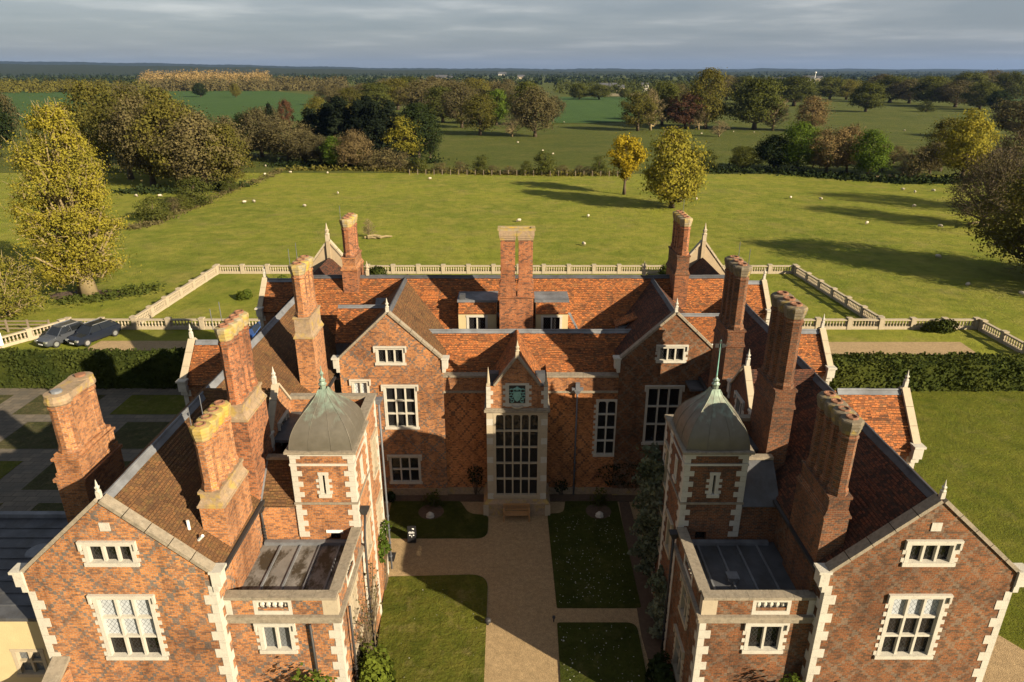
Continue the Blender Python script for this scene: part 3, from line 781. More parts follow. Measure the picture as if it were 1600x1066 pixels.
# ------------------------------------------------------------------ the two wings
for s in (-1, 1):
    L = s < 0
    side = 'left' if L else 'right'
    X = lambda d: XC + s * d
    lo = lambda a, b: (min(X(a), X(b)), max(X(a), X(b)))
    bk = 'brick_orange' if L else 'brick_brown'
    xi, xo, xr = X(10.45), X(16.85), X(13.65)
    YG, ZE, ZR = 18.6, 8.15, 11.0
    # ---- gabled front wing: front wall with its windows
    fr = Frame('x', YG, -1)
    if L:
        wa = dict(u0=-14.29, u1=-12.57, z0=8.55, z1=9.44); wb = dict(u0=-14.46, u1=-12.38, z0=4.41, z1=7.2)
    else:
        wa = dict(u0=13.15, u1=14.82, z0=8.55, z1=9.48); wb = dict(u0=13.03, u1=15.0, z0=4.45, z1=7.22)
    wall = MB()
    h1 = window(fr, cols=3, rows=1, glass='glass', **wa)
    h2 = window(fr, cols=3, rows=3, glass='glass', upper=('glass_blind', 2) if L else ('glass_blind', 1), **wb)
    ua, ub = min(xi, xo), max(xi, xo)
    wall_face(wall, fr, [(ua, -0.2), (ub, -0.2), (ub, ZE), ((ua + ub) / 2, ZR + 0.05), (ua, ZE)], [h1, h2])
    # side walls: outer and inner
    wall_face(wall, Frame('y', xo, s), [(YG, -0.2), (49.0, -0.2), (49.0, ZE), (YG, ZE)])
    wall_face(wall, Frame('y', xi, -s), [(YG, -0.2), (35.4, -0.2), (35.4, ZE), (YG, ZE)])
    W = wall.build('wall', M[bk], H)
    quoins(W, xo, YG, -s, 1, 0.0, ZE - 0.74, 0.40, 0.42, 0.22)
    quoins(W, xi, YG, s, 1, 0.0, ZE - 0.50, 0.40, 0.42, 0.22)
    coping(fr, ua, ub, ZE, ZR + 0.05)
    finial((ua + ub) / 2, YG + 0.12, ZR + 0.24, 0.52)
    ds = MB(); um = (ua + ub) / 2; fr.box(ds, um - 0.17, um + 0.17, 9.92, 10.24, -0.1, 0.03); ds.build('date_stone', M['stone_pale'], H)
    # ---- wing roof
    ov = 0.12
    rf = roof('tile_brown' if L else 'tile_shaded',
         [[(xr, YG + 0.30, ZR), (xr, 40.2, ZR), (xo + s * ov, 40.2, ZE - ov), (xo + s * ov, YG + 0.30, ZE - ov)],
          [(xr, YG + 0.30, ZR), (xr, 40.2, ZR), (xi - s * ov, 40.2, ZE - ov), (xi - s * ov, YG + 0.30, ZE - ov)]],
         label='mossy brown tiled roof of the left wing' if L else 'red tiled roof of the right wing, coloured dark for its shade')
    ridge_roll((xr, YG + 0.36, ZR + 0.0), (xr, 40.2, ZR + 0.0), rf, 'lead_dark' if not L else 'lead')
    # gutter along the inner eaves
    MB().beam((xi - s * 0.2, YG + 0.4, ZE - 0.25), (xi - s * 0.2, 35.0, ZE - 0.25), 0.14, 0.10).build('gutter', M['iron'], H)
    # white flues on the slope
    for (dx, yy, ln, fx) in (((11.55, 19.75, 0.34, 1), (11.2, 19.55, 0.40, 0)) if L else ()):
        zz_ = ZE + (13.65 - 3.2 - dx + 3.2) * 0 + ZE * 0 + (dx - 10.45) * (ZR - ZE) / 3.2
        MB().tube([(X(dx), yy, zz_ - 0.02), (X(dx) + (0 if fx else 0.22), yy - (0 if fx else 0.06), zz_ + ln * (1 if fx else 0.55))], 0.055, 7).build('vent_pipe', M['white_paint'], rf)
    # ---- bay with flat lead roof and pierced parapet
    YB = 19.05; xb = X(6.47)
    fb = Frame('x', YB, -1); fs = Frame('y', xb, -s)
    bw = MB()
    if L: h = window(fb, -9.14, -7.88, 4.24, 5.54, 2, 1, 'glass_curtain')
    else: h = window(fb, 8.45, 9.83, 4.24, 5.57, 2, 1, 'glass')
    ba, bb = min(xi, xb), max(xi, xb)
    wall_face(bw, fb, [(ba, -0.2), (bb, -0.2), (bb, 6.28), (ba, 6.28)], [h])
    hs = [window(fs, 20.5, 21.6, 3.9, 5.5, 2, 2, 'glass', stone='stone'), window(fs, 20.4, 21.7, 0.9, 2.8, 2, 2, 'glass', stone='stone')]
    wall_face(bw, fs, [(YB, -0.2), (23.0, -0.2), (23.0, 6.28), (YB, 6.28)], hs)
    BW = bw.build('wall', M[bk], H)
    quoins(BW, xb, YB, s, 1, 0.0, 5.62, 0.38, 0.42, 0.22)
    # cornice and parapet
    pm = M['stone_weathered']
    c = MB(); fb.box(c, ba - 0.0, bb, 5.66, 5.86, -0.2, 0.10); fs.box(c, YB, 23.0, 5.66, 5.86, -0.2, 0.10)
    c.box((xb, YB, 5.66), (xb - s * 0.10, YB - 0.10, 5.86)); c.build('cornice', pm, H)
    c = MB(); fb.box(c, ba, bb, 5.863, 5.98, -0.2, 0.16); fs.box(c, YB, 23.0, 5.863, 5.98, -0.2, 0.16); c.box((xb, YB, 5.863), (xb - s * 0.16, YB - 0.16, 5.98)); c.build('cornice_lead', pm, H)
    pa0, pa1 = (-9.16, -7.80) if L else (8.52, 9.88)
    for (q0, q1) in ((ba, pa0), (pa1, bb)):
        p = MB(); fb.box(p, q0, q1, 5.982, 6.66, -0.28, 0.02); p.build('parapet', M[bk], H)
    for (q0, q1) in ((YB + 0.28, 20.4), (21.7, 23.0)):
        p = MB(); fs.box(p, q0, q1, 5.982, 6.66, -0.28, 0.02); p.build('parapet', M[bk], H)
    for (fr_, q0, q1) in ((fb, pa0, pa1), (fs, 20.4, 21.7)):
        p = MB(); fr_.box(p, q0, q1, 5.984, 6.14, -0.27, 0.025); fr_.box(p, q0, q1, 6.54, 6.66, -0.27, 0.025)
        fr_.box(p, q0, q0 + 0.13, 6.14, 6.54, -0.27, 0.025); fr_.box(p, q1 - 0.13, q1, 6.14, 6.54, -0.27, 0.025)
        P_ = p.build('pierced_panel', M['stone_pale'], H)
        for k in range(5):
            uu = q0 + 0.13 + (q1 - q0 - 0.26) * (k + 0.5) / 5 + 0.02
            b = MB().lathe([(0.07, 6.14), (0.07, 6.18), (0.045, 6.22), (0.095, 6.34), (0.05, 6.46), (0.07, 6.50), (0.07, 6.54)], (fr_.pt(uu, 0, -0.12)[0], fr_.pt(uu, 0, -0.12)[1], 0), 6)
            b.build('baluster', M['stone_pale'], P_)
    p = MB(); fb.box(p, bb - 0.52 if L else bb - 0.24, bb + 0.02 if L else bb - 0.001, 5.985, 6.655, -0.26, 0.03) if L else fb.box(p, ba - 0.02, ba + 0.52, 5.985, 6.655, -0.26, 0.03)
    p.build('pier', M['stone'], H)
    p = MB(); fb.box(p, ba + 0.02, ba + 0.24, 5.985, 6.655, -0.26, 0.03) if L else fb.box(p, bb - 0.24, bb - 0.02, 5.985, 6.655, -0.26, 0.03)
    p.build('pier', M['stone_pale'], H)
    for k in range(5):
        p = MB(); ln = (bb - ba) / 5; fb.box(p, ba + ln * k + 0.004, ba + ln * (k + 1) - 0.004, 6.663, 6.78, -0.33, 0.07); p.build('coping_stone', M['stone_weathered'], H)
    for k in range(5):
        p = MB(); ln = (23.0 - YB - 0.33) / 5; fs.box(p, YB + 0.335 + ln * k, YB + 0.33 + ln * (k + 1) - 0.004, 6.663, 6.78, -0.33, 0.07); p.build('coping_stone', M['stone_weathered'], H)
    # lead flat roof, laid in bays between rolls
    fl = MB(); fl.box((ba + 0.02, YB + 0.27, 5.9), (bb - 0.27, 22.98, 6.04)) if L else fl.box((ba + 0.27, YB + 0.27, 5.9), (bb - 0.02, 22.98, 6.04))
    FL = fl.build('flat_roof', M['lead_mossy'] if L else M['lead_dark'], H)
    for k in range(1, 5):
        xx = ba + (bb - ba) * k / 5
        MB().beam((xx, YB + 0.3, 6.035), (xx, 22.95, 6.035), 0.07, 0.06).build('lead_roll', M['lead'], FL)
    MB().beam((ba + 0.1, 22.86, 6.03), (bb - 0.3, 22.86, 6.03), 0.2, 0.16).build('lead_flashing', M['lead'], FL)
    if not L:
        v = MB().box((8.2, 20.6, 6.04), (8.5, 20.9, 6.22)).box((8.14, 20.55, 6.22), (8.56, 20.95, 6.27)); v.build('roof_vent', M['lead'], FL)
    # ---- turret
    YT = 23.0; xt0, xt1 = xb, X(8.92); ZC = 10.18
    ft = Frame('x', YT, -1); fti = Frame('y', xb, -s); fto = Frame('y', xt1, s)
    ta, tb = min(xt0, xt1), max(xt0, xt1)
    tw = MB(); hls = []
    xs = (ta + tb) / 2
    hls.append(window(ft, xs - 0.19, xs + 0.19, 8.26, 9.36, 1, 1, 'glass', hood=False))
    if L: hls.append((xs - 0.02, xs + 0.42, 6.08, 6.50))
    else: hls.append((xs - 0.50, xs - 0.06, 6.10, 6.56))
    wall_face(tw, ft, [(ta, -0.2), (tb, -0.2), (tb, ZC), (ta, ZC)], hls)
    sh = [window(fti, 24.0, 24.38, 8.26, 9.36, 1, 1, 'glass', hood=False, teeth=False), window(fti, 23.75, 24.7, 4.6, 6.3, 2, 1, 'glass', stone='stone', teeth=False), window(fti, 23.75, 24.7, 1.1, 2.8, 2, 1, 'glass', stone='stone', teeth=False)]
    wall_face(tw, fti, [(YT, -0.2), (25.45, -0.2), (25.45, ZC), (YT, ZC)], sh)
    wall_face(tw, fto, [(YT, 4.0), (25.45, 4.0), (25.45, ZC), (YT, ZC)])
    tw.face([(ta, 25.45, 5.0), (tb, 25.45, 5.0), (tb, 25.45, ZC), (ta, 25.45, ZC)])
    TW = tw.build('turret_wall', M['brick_plain' if L else 'brick_shaded'], H)
    mb = MB(); ft.box(mb, hls[1][0] - 0.12, hls[1][1] + 0.12, hls[1][3], hls[1][3] + 0.13, -0.1, 0.03); mb.build('lintel', M['white_paint'] if L else M['brick_shaded'], TW)
    mb = MB(); ft.box(mb, hls[1][0], hls[1][1], hls[1][2], hls[1][3], -0.22, -0.2); mb.build('pane', M['glass'], TW)
    for (qx, qy, a, b) in ((xb, YT, s, 1), (xt1, YT, -s, 1), (xb, 25.45, s, -1)):
        quoins(TW, qx, qy, a, b, 7.97, 9.66, 0.24, 0.40, 0.22)
        quoins(TW, qx, qy, a, b, 9.76, ZC - 0.02, 0.21, 0.40, 0.22)
        quoins(TW, qx, qy, a, b, 6.3 if (qx == xt1) else 0.0, 7.88, 0.26, 0.40, 0.22, start=1)
    def band(z0, z1, out, mat, name):
        m = MB(); m.box((ta - out, YT - out, z0), (tb + out, 25.45 + 0.0, z1)); return m.build(name, mat, TW)
    band(7.885, 7.965, 0.05, M['stone_weathered'], 'string_course')
    band(9.665, 9.755, 0.045, M['stone_pale'], 'string_course')
    band(ZC - 0.06, ZC + 0.06, 0.06, M['stone_pale'], 'cornice')
    band(ZC + 0.062, ZC + 0.16, 0.16, M['stone_weathered'], 'cornice')
    # ogee dome, square on plan
    cx, cy = (ta + tb) / 2, 24.225
    key = [(1.22, 0.0), (1.19, 0.28), (1.11, 0.61), (0.95, 0.95), (0.72, 1.27), (0.47, 1.56), (0.26, 1.85), (0.15, 2.10)]
    prof = []
    for k in range(len(key) - 1):
        p0 = key[max(k - 1, 0)]; p1 = key[k]; p2 = key[k + 1]; p3 = key[min(k + 2, len(key) - 1)]
        for q in range(4):
            t = q / 4
            prof.append(tuple(0.5 * (2 * p1[i] + (p2[i] - p0[i]) * t + (2 * p0[i] - 5 * p1[i] + 4 * p2[i] - p3[i]) * t * t + (3 * p1[i] - p0[i] - 3 * p2[i] + p3[i]) * t ** 3) for i in (0, 1)))
    prof.append(key[-1])
    zd = ZC + 0.16
    dm = MB()
    for (ax, sg) in ((0, 1), (0, -1), (1, 1), (1, -1)):
        N = 6; i0 = len(dm.v)
        for (r_, z_) in prof:
            for k in range(N + 1):
                f = -1 + 2 * k / N
                bul = r_ * (1 + 0.045 * (1 - f * f))
                dm.v.append((cx + sg * bul, cy + f * r_, zd + z_) if ax == 0 else (cx + f * r_, cy + sg * bul, zd + z_))
        for j_ in range(len(prof) - 1):
            for k in range(N):
                q = (i0 + j_ * (N + 1) + k, i0 + j_ * (N + 1) + k + 1, i0 + (j_ + 1) * (N + 1) + k + 1, i0 + (j_ + 1) * (N + 1) + k)
                dm.f.append(q if (sg > 0) == (ax == 0) else q[::-1])
    DM = dm.build('dome', M['copper'], H, smooth=True)
    for (fx, fy) in ((1, 1), (1, -1), (-1, 1), (-1, -1), (-0.36, -1.045), (0.36, -1.045), (-1.045 , 0.36), (1.045, 0.36), (-1.045, -0.36), (1.045, -0.36)):
        MB().tube([(cx + fx * r_, cy + fy * r_, zd + z_) for (r_, z_) in prof[:-1]], 0.009 if abs(fx) != 1 or abs(fy) != 1 else 0.018, 5).build('seam', M['copper'], DM, smooth=True)
    fz = zd + 2.12
    f_ = MB(); f_.lathe([(0.17, 0.0), (0.17, 0.28), (0.21, 0.30), (0.24, 0.36), (0.16, 0.44), (0.13, 0.50), (0.19, 0.58), (0.10, 0.66), (0.06, 0.74), (0.05, 0.86)], (cx, cy, fz - 0.1), 8)
    f_.v = [(cx + (q[0] - cx) * 0.72, cy + (q[1] - cy) * 0.72, fz - 0.1 + (q[2] - fz + 0.1) * 0.72) for q in f_.v]
    FN = f_.build('dome_finial', M['copper'], H)
    if L:
        MB().lathe([(0.05, 0.0), (0.09, 0.10), (0.03, 0.2), (0.01, 0.42)], (cx, cy, fz + 0.50), 6).build('finial_tip', M['copper'], FN)
    else:
        MB().tube([(cx, cy, fz + 0.46), (cx, cy, fz + 2.0)], [0.03, 0.012], 6).build('vane_rod', M['verdigris'], FN)
        v = MB().box((cx - 0.2, cy - 0.012, fz + 1.68), (cx + 0.16, cy + 0.012, fz + 1.84)); v.box((cx + 0.16, cy - 0.012, fz + 1.72), (cx + 0.26, cy + 0.012, fz + 1.80)); v.box((cx - 0.05, cy - 0.012, fz + 1.55), (cx + 0.05, cy + 0.012, fz + 1.95))
        v.build('weathervane', M['iron'], FN)
    # ---- block behind the turret, flat roofed behind a parapet
    xk = X(6.62); fk = Frame('y', xk, -s)
    kw = MB(); ZK, YK = (10.05, 28.3) if L else (9.6, 27.05)
    hk = [window(fk, YK - 1.5, YK - 0.5, 6.6, 8.6, 2, 2, 'glass', stone='stone'), window(fk, YK - 1.5, YK - 0.5, 3.2, 5.2, 2, 2, 'glass', stone='stone')]
    wall_face(kw, fk, [(25.45, -0.2), (YK, -0.2), (YK, ZK), (25.45, ZK)], hk)
    wall_face(kw, Frame('x', YK, 1), [(min(xk, xi), -0.2), (max(xk, xi), -0.2), (max(xk, xi), ZK), (min(xk, xi), ZK)])
    kw.face([(xk + s * 0.3, 25.5, ZK), (xk + s * 0.3, YK - 0.3, ZK), (xk + s * 0.3, YK - 0.3, ZK - 0.75), (xk + s * 0.3, 25.5, ZK - 0.75)])
    kw.face([(xk + s * 0.3, YK - 0.3, ZK), (xi, YK - 0.3, ZK), (xi, YK - 0.3, ZK - 0.75), (xk + s * 0.3, YK - 0.3, ZK - 0.75)])
    KW = kw.build('wall', M['brick_plain' if L else 'brick_shaded'], H)
    quoins(KW, xk, YK, s, -1, 0, ZK - 0.15, 0.36, 0.40, 0.22)
    m = MB(); fk.box(m, 25.46, YK + 0.06, ZK + 0.002, ZK + 0.15, -0.32, 0.09); m.build('coping_stone', M['stone_weathered'], H)
    m = MB(); m.box((xk + s * 0.33, YK - 0.3, ZK + 0.002), (xi, YK + 0.06, ZK + 0.15)); m.build('coping_stone', M['stone_weathered'], H)
    m = MB(); m.box((xk + s * 0.28, 25.4, ZK - 0.75), (xi - s * 0.0, YK - 0.28, ZK - 0.63)); m.build('flat_roof', M['lead_dark'], H)
    # ---- link between turret and wing, tiled lean-to on the left, lead slope on the right
    la, lb = min(X(8.92), xi), max(X(8.92), xi)
    lw = MB(); fl_ = Frame('x', YT + 0.05, -1)
    wall_face(lw, fl_, [(la, 4.0), (lb, 4.0), (lb, 7.85), (la, 7.85)])
    lw.build('wall', M['brick_plain' if L else 'brick_shaded'], H)
    lk = roof('tile_brown' if L else 'lead_dark', [[(la, YT - 0.07, 7.80), (lb, YT - 0.07, 7.80), (lb, YT + 1.35, 9.2), (la, YT + 1.35, 9.2)], [(la, YT + 1.36, 9.2), (lb, YT + 1.36, 9.2), (lb, YT + 2.5, 8.3), (la, YT + 2.5, 8.3)]], label='small mossy tiled roof beside the left turret' if L else None)
    m = MB(); m.beam((la + 0.02, YT + 1.36, 9.17), (lb - 0.02, YT + 1.36, 9.17), 0.3, 0.12); m.build('ridge_tiles', M['stone_weathered'], lk)
    if L:
        m = MB(); m.slab([(xi + 0.0, YT - 0.1, 7.86), (xi + 0.16, YT - 0.1, 7.86), (xi + 0.16, YT + 1.4, 9.27), (xi, YT + 1.4, 9.27)], 0.04); m.build('lead_flashing', M['lead'], lk)
        downpipe([(xi + 0.1, YT - 0.05, 7.55), (xi + 0.1, YT - 0.05, 7.0), (xi + 0.1, YT - 0.05, 6.05)], 7.5)
    # ---- small gable facing the courtyard on the inner slope
    yg = 26.75 if L else 28.75
    fg = Frame('y', xi - s * 0.03, -s)
    gw = MB(); hg = window(fg, yg - 0.55, yg + 0.55, 8.75, 9.75, 2, 1, 'glass')
    wall_face(gw, fg, [(yg - 1.45, 7.0), (yg + 1.45, 7.0), (yg + 1.45, 9.75), (yg, 11.35), (yg - 1.45, 9.75)], [hg])
    gw.face([(xi, yg - 1.45, 7.5), (xi + s * 1.8, yg - 1.45, 7.5), (xi + s * 1.8, yg - 1.45, 9.75), (xi, yg - 1.45, 9.75)])
    gw.build('gable_wall', M['brick_plain' if L else 'brick_shaded'], H)
    coping(fg, yg - 1.45, yg + 1.45, 9.75, 11.35, 0.30, 0.10, mat='stone')
    finial(xi + s * 0.08, yg, 11.58, 0.6)
    roof('tile_brown' if L else 'tile_shaded', [[(xi + s * 0.2, yg, 11.22), (xr + s * 0.0, yg, 11.22), (xr + s * 0.0, yg - 1.45, 9.68), (xi + s * 0.2, yg - 1.45, 9.68)], [(xi + s * 0.2, yg, 11.22), (xr + s * 0.0, yg, 11.22), (xr + s * 0.0, yg + 1.45, 9.68), (xi + s * 0.2, yg + 1.45, 9.68)]], th=0.06)
    # ---- cross gables on the outer side
    for (yo, za, zk, xg) in (((34.8, 10.3, 8.6, 17.9), (46.7, 10.3, 8.6, 17.9)) if L else ((28.2, 10.5, 8.5, 17.75), (37.0, 10.1, 8.4, 17.75), (46.8, 10.1, 8.4, 17.75))):
        hw = 1.75; xg_ = X(xg); fo = Frame('y', xg_, s)
        ow = MB()
        wall_face(ow, fo, [(yo - hw, -0.2), (yo + hw, -0.2), (yo + hw, zk), (yo, za), (yo - hw, zk)])
        fo2 = Frame('x', yo - hw, -1)
        u_a, u_b = min(X(16.7), xg_), max(X(16.7), xg_)
        wall_face(ow, fo2, [(u_a, -0.2), (u_b, -0.2), (u_b, zk - 0.1), (u_a, zk - 0.1)])
        OW = ow.build('gable_wall', M['brick_plain'], H)
        quoins(OW, xg_, yo - hw, -s, 1, 0, zk - 0.5, 0.36, 0.40, 0.22)
        coping(fo, yo - hw, yo + hw, zk, za, 0.34, 0.12, mat='stone')
        finial(xg_ - s * 0.1, yo, za + 0.26, 0.62)
        if not L or yo < 40:
            window(fo2, u_a + 0.25, u_b - 0.2, 6.2, 7.4, 1, 1, 'glass', hood=False, teeth=False)
        orf = roof('tile_orange', [[(xg_ - s * 0.25, yo, za - 0.1), (X(14.4), yo, za - 0.1), (X(14.4), yo - hw - 0.1, zk - 0.2), (xg_ - s * 0.25, yo - hw - 0.1, zk - 0.2)], [(xg_ - s * 0.25, yo, za - 0.1), (X(14.4), yo, za - 0.1), (X(14.4), yo + hw + 0.1, zk - 0.2), (xg_ - s * 0.25, yo + hw + 0.1, zk - 0.2)]], label=None)
        ridge_roll((xg_ - s * 0.3, yo, za - 0.1), (X(14.6), yo, za - 0.1), orf, 'lead', 0.2)
    # ---- chimneys
    bx = lambda a, b: (min(X(a), X(b)), max(X(a), X(b)))
    if L:
        chimney(*bx(10.38, 11.25), 20.1, 22.35, 6.0, 9.75, 10.45, 12.85, 4, 'brick_plain', 'stone_yellow', 'stone_mixed', ((-0.3, 20.4, 0.7), (-0.3, 21.3, 0.7)), 'chimney stack with bright yellow lichen on its cap, nearest the front of the left wing')
        chimney(*bx(10.35, 11.2), 23.0, 25.1, 7.0, 11.6, 12.35, 15.35, 4, 'brick_chimney', 'stone_lichen', 'stone_mixed', ((-0.35, 23.2, 0.7), (-0.35, 24.0, 0.7)), 'second chimney stack of the left wing')
        chimney(*bx(10.35, 11.25), 32.1, 34.1, 6.5, 11.4, 12.6, 15.2, 3, 'brick_plain', 'stone_lichen', 'stone_mixed', ((-0.3, 32.3, 0.8), (-0.3, 33.5, 0.8)), 'third chimney stack of the left wing')
        chimney(*bx(9.95, 10.9), 41.2, 43.2, 7.0, 12.4, 13.3, 15.6, 3, 'brick_chimney', 'stone_lichen', 'brick_plain', ((-0.3, 41.4, 0.8),), 'rear chimney stack of the left wing')
    else:
        chimney(*bx(10.3, 11.15), 19.3, 21.65, 6.0, 9.9, 10.8, 13.55, 4, 'brick_shaded', 'stone_sooty', 'brick_shaded', (), 'row of four octagonal chimney shafts nearest the front of the right wing')
        chimney(*bx(10.25, 11.1), 24.6, 26.8, 6.0, 11.3, 12.2, 15.6, 3, 'brick_shaded', 'stone_sooty', 'brick_shaded', (), 'second chimney stack of the right wing')
        chimney(*bx(10.15, 11.0), 30.8, 32.9, 6.5, 11.5, 12.4, 15.5, 3, 'brick_shaded', 'stone_sooty', 'brick_shaded', ((0.2, 31, 0.8), (0.2, 32.5, 0.8)), 'third chimney stack of the right wing')
        chimney(*bx(9.75, 10.6), 40.5, 43.0, 7.0, 12.3, 13.6, 15.8, 4, 'brick_chimney', 'stone_lichen', 'brick_shaded', ((0.2, 42.5, 0.8),), 'rear chimney stack of the right wing')
    # ---- rear gable of the wing, its rendered inner face standing above the roofs
    fz_ = Frame('x', 48.8, -1)
    gm = MB(); a_, b_ = min(X(10.6), X(16.7)), max(X(10.6), X(16.7)); xm_ = (a_ + b_) / 2
    wall_face(gm, fz_, [(a_, 6.0), (b_, 6.0), (b_, 8.6), (xm_, 12.45), (a_, 8.6)])
    wall_face(gm, Frame('x', 49.15, 1), [(a_, 0), (b_, 0), (b_, 8.6), (xm_, 12.45), (a_, 8.6)])
    GM = gm.build('gable_wall', M['render_tan'], H)
    coping(fz_, a_, b_, 8.62, 12.47, 0.40, 0.12, mat='stone', kneel=False)
    finial(xm_, 48.75, 12.75, 1.0, mat='stone')
    m = MB(); fz_.box(m, xm_ - 0.13, xm_ + 0.13, 10.8, 12.6, -0.1, 0.16); m.build('finial_shaft', M['render_tan'], H)
    # small brick gable and roof in front of it
    fq = Frame('x', 44.6, -1); gq = MB(); wall_face(gq, fq, [(xm_ - 1.4, 9.4), (xm_ + 1.4, 9.4), (xm_, 11.25)]); gq.build('gable_wall', M['brick_plain' if L else 'brick_shaded'], H)
    roof('tile_shaded', [[(xm_, 44.4, 11.3), (xm_, 48.8, 11.3), (xm_ - 3.1, 48.8, 8.2), (xm_ - 3.1, 44.4, 8.2)], [(xm_, 44.4, 11.3), (xm_, 48.8, 11.3), (xm_ + 3.1, 48.8, 8.2), (xm_ + 3.1, 44.4, 8.2)]])

# external stack on the west wall of the left wing
def round_stack(cx, cy, lx, ly, zb, zoff, ztop):
    st = MB().box((cx - lx / 2 - 0.12, cy - ly / 2 - 0.15, zb), (cx + lx / 2 + 0.12, cy + ly / 2 + 0.15, zoff)).build('chimney_stack', M['brick_plain'], H)
    st['label'] = 'broad clean orange chimney stack on the outer wall of the left wing'
    w = MB()
    for k, (g0, z0, z1) in enumerate(((0.20, zoff, zoff + 0.14), (0.10, zoff + 0.14, zoff + 0.34), (0.05, zoff + 0.34, zoff + 0.9), (0.12, zoff + 0.9, zoff + 1.0), (0.02, zoff + 1.0, zoff + 1.16))):
        w.box((cx - lx / 2 - g0, cy - ly / 2 - g0, z0), (cx + lx / 2 + g0, cy + ly / 2 + g0, z1))
    w.build('weathering', M['brick_plain'], st)
    zs = zoff + 1.16
    r = lx / 2
    for k, yy in enumerate((cy - ly / 2 + r, cy + ly / 2 - r)):
        MB().lathe([(r * 1.06, 0), (r * 1.06, 0.12), (r * 0.95, 0.22), (r * 0.95, ztop - zs - 0.6), (r * 1.04, ztop - zs - 0.54), (r * 1.04, ztop - zs - 0.46), (r * 0.96, ztop - zs - 0.42), (r * 0.96, ztop - zs - 0.2)], (cx, yy, zs), 14).build('chimney_shaft', M['brick_plain'], st)
        MB().lathe([(r * 0.98, 0), (r * 1.15, 0.08), (r * 1.18, 0.20), (r * 1.08, 0.30), (r * 1.08, 0.42), (r * 0.5, 0.44)], (cx, yy, ztop - 0.4), 14).build('chimney_cap', M['stone_mixed'], st)
        MB().lathe([(0.2, 0), (0.2, 0.12), (0.1, 0.13)], (cx, yy, ztop), 10).build('chimney_pot', M['terracotta'] if k else M['lead'], st)
    m = MB().box((cx - r * 0.78, cy - ly / 2 + r, zs), (cx + r * 0.78, cy + ly / 2 - r, ztop - 0.28)); m.build('chimney_panel', M['brick_plain'], st)
    m = MB().box((cx - r * 1.02, cy - ly / 2 + r, ztop - 0.28), (cx + r * 1.02, cy + ly / 2 - r, ztop)); m.build('chimney_cap', M['stone_mixed'], st)
round_stack(-17.15, 23.95, 0.84, 2.35, -0.2, 9.15, 12.7)

# ------------------------------------------------------------------ hall range between the wings
YH = 35.2
fh = Frame('x', YH, -1)
GL, GR = (-9.7, -3.9), (6.05, 11.85)
hw_ = MB()
hh_ = window(fh, 4.85, 6.12, 2.75, 6.47, 2, 4, 'glass', hood=False, arched=True)
wall_face(hw_, fh, [(GL[1], -0.2), (GR[0], -0.2), (GR[0], 7.0), (GL[1], 7.0)], [(hh_[0], min(hh_[1], 6.04), hh_[2], hh_[3])])
hw_.build('wall', M['brick_hall'], H)
m = MB(); fh.box(m, GL[1], GR[0], 7.02, 7.86, -0.4, 0.0); m.build('parapet', M['brick_plain'], H)
m = MB(); fh.box(m, GL[1] - 0.0, GR[0], 6.90, 7.018, -0.3, 0.09); m.build('string_course', M['stone_weathered'], H)
for k in range(10):
    a = GL[1] + (GR[0] - GL[1]) * k / 10; b = GL[1] + (GR[0] - GL[1]) * (k + 1) / 10
    m = MB(); fh.box(m, a + 0.004, b - 0.004, 7.862, 7.97, -0.45, 0.06); m.build('coping_stone', M['stone_weathered'], H)
m = MB(); fh.box(m, GL[1], GR[0], -0.1, 0.55, -0.1, 0.07); m.build('plinth', M['stone_mixed'], H)
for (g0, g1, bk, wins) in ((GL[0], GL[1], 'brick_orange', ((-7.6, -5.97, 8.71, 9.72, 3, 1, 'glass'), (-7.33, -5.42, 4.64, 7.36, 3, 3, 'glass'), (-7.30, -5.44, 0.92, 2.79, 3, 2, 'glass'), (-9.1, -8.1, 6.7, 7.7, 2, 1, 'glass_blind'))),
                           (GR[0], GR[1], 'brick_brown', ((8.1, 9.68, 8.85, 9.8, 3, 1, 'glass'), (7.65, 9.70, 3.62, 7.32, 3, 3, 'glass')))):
    mb = MB(); hs = []
    fgx = Frame('x', YH - 0.10, -1)
    for (a, b, c, d, cc, rr, gl) in wins:
        hs.append(window(fgx, a, b, c, d, cc, rr, gl, teeth=(g0 > 0 and rr == 1)))
    gm_ = (g0 + g1) / 2
    wall_face(mb, fgx, [(g0, -0.2), (g1, -0.2), (g1, 8.95), (gm_, 11.7), (g0, 8.95)], hs)
    for gx, sg in ((g0, -1), (g1, 1)):
        wall_face(mb, Frame('y', gx, sg), [(YH - 0.10, -0.2), (42.0, -0.2), (42.0, 8.9), (YH - 0.10, 8.9)])
    mb.build('gable_wall', M[bk], H)
    coping(fgx, g0, g1, 8.95, 11.7, 0.36, 0.12)
    finial(gm_, YH, 11.92, 0.6)
    rr_ = roof('tile_brown' if g0 < 0 else 'tile_shaded', [[(gm_, YH + 0.15, 11.68), (gm_, 43.0, 11.68), (g0 - 0.1, 43.0, 8.82), (g0 - 0.1, YH + 0.15, 8.82)], [(gm_, YH + 0.15, 11.68), (gm_, 43.0, 11.68), (g1 + 0.1, 43.0, 8.82), (g1 + 0.1, YH + 0.15, 8.82)]])
    ridge_roll((gm_, YH + 0.25, 11.68), (gm_, 41.9, 11.68), rr_, 'lead_dark', 0.16)
    m = MB(); fgx.box(m, g0, g1, -0.1, 0.55, -0.1, 0.07); m.build('plinth', M['stone_mixed'], H)
hr = roof('tile_orange', [[(-5.4, 35.62, 7.62), (7.6, 35.62, 7.62), (8.0, 37.65, 9.75), (-5.8, 37.65, 9.75)], [(-5.4, 39.3, 8.1), (7.6, 39.3, 8.1), (8.0, 37.66, 9.75), (-5.8, 37.66, 9.75)]], label='bright orange tiled roof over the hall')
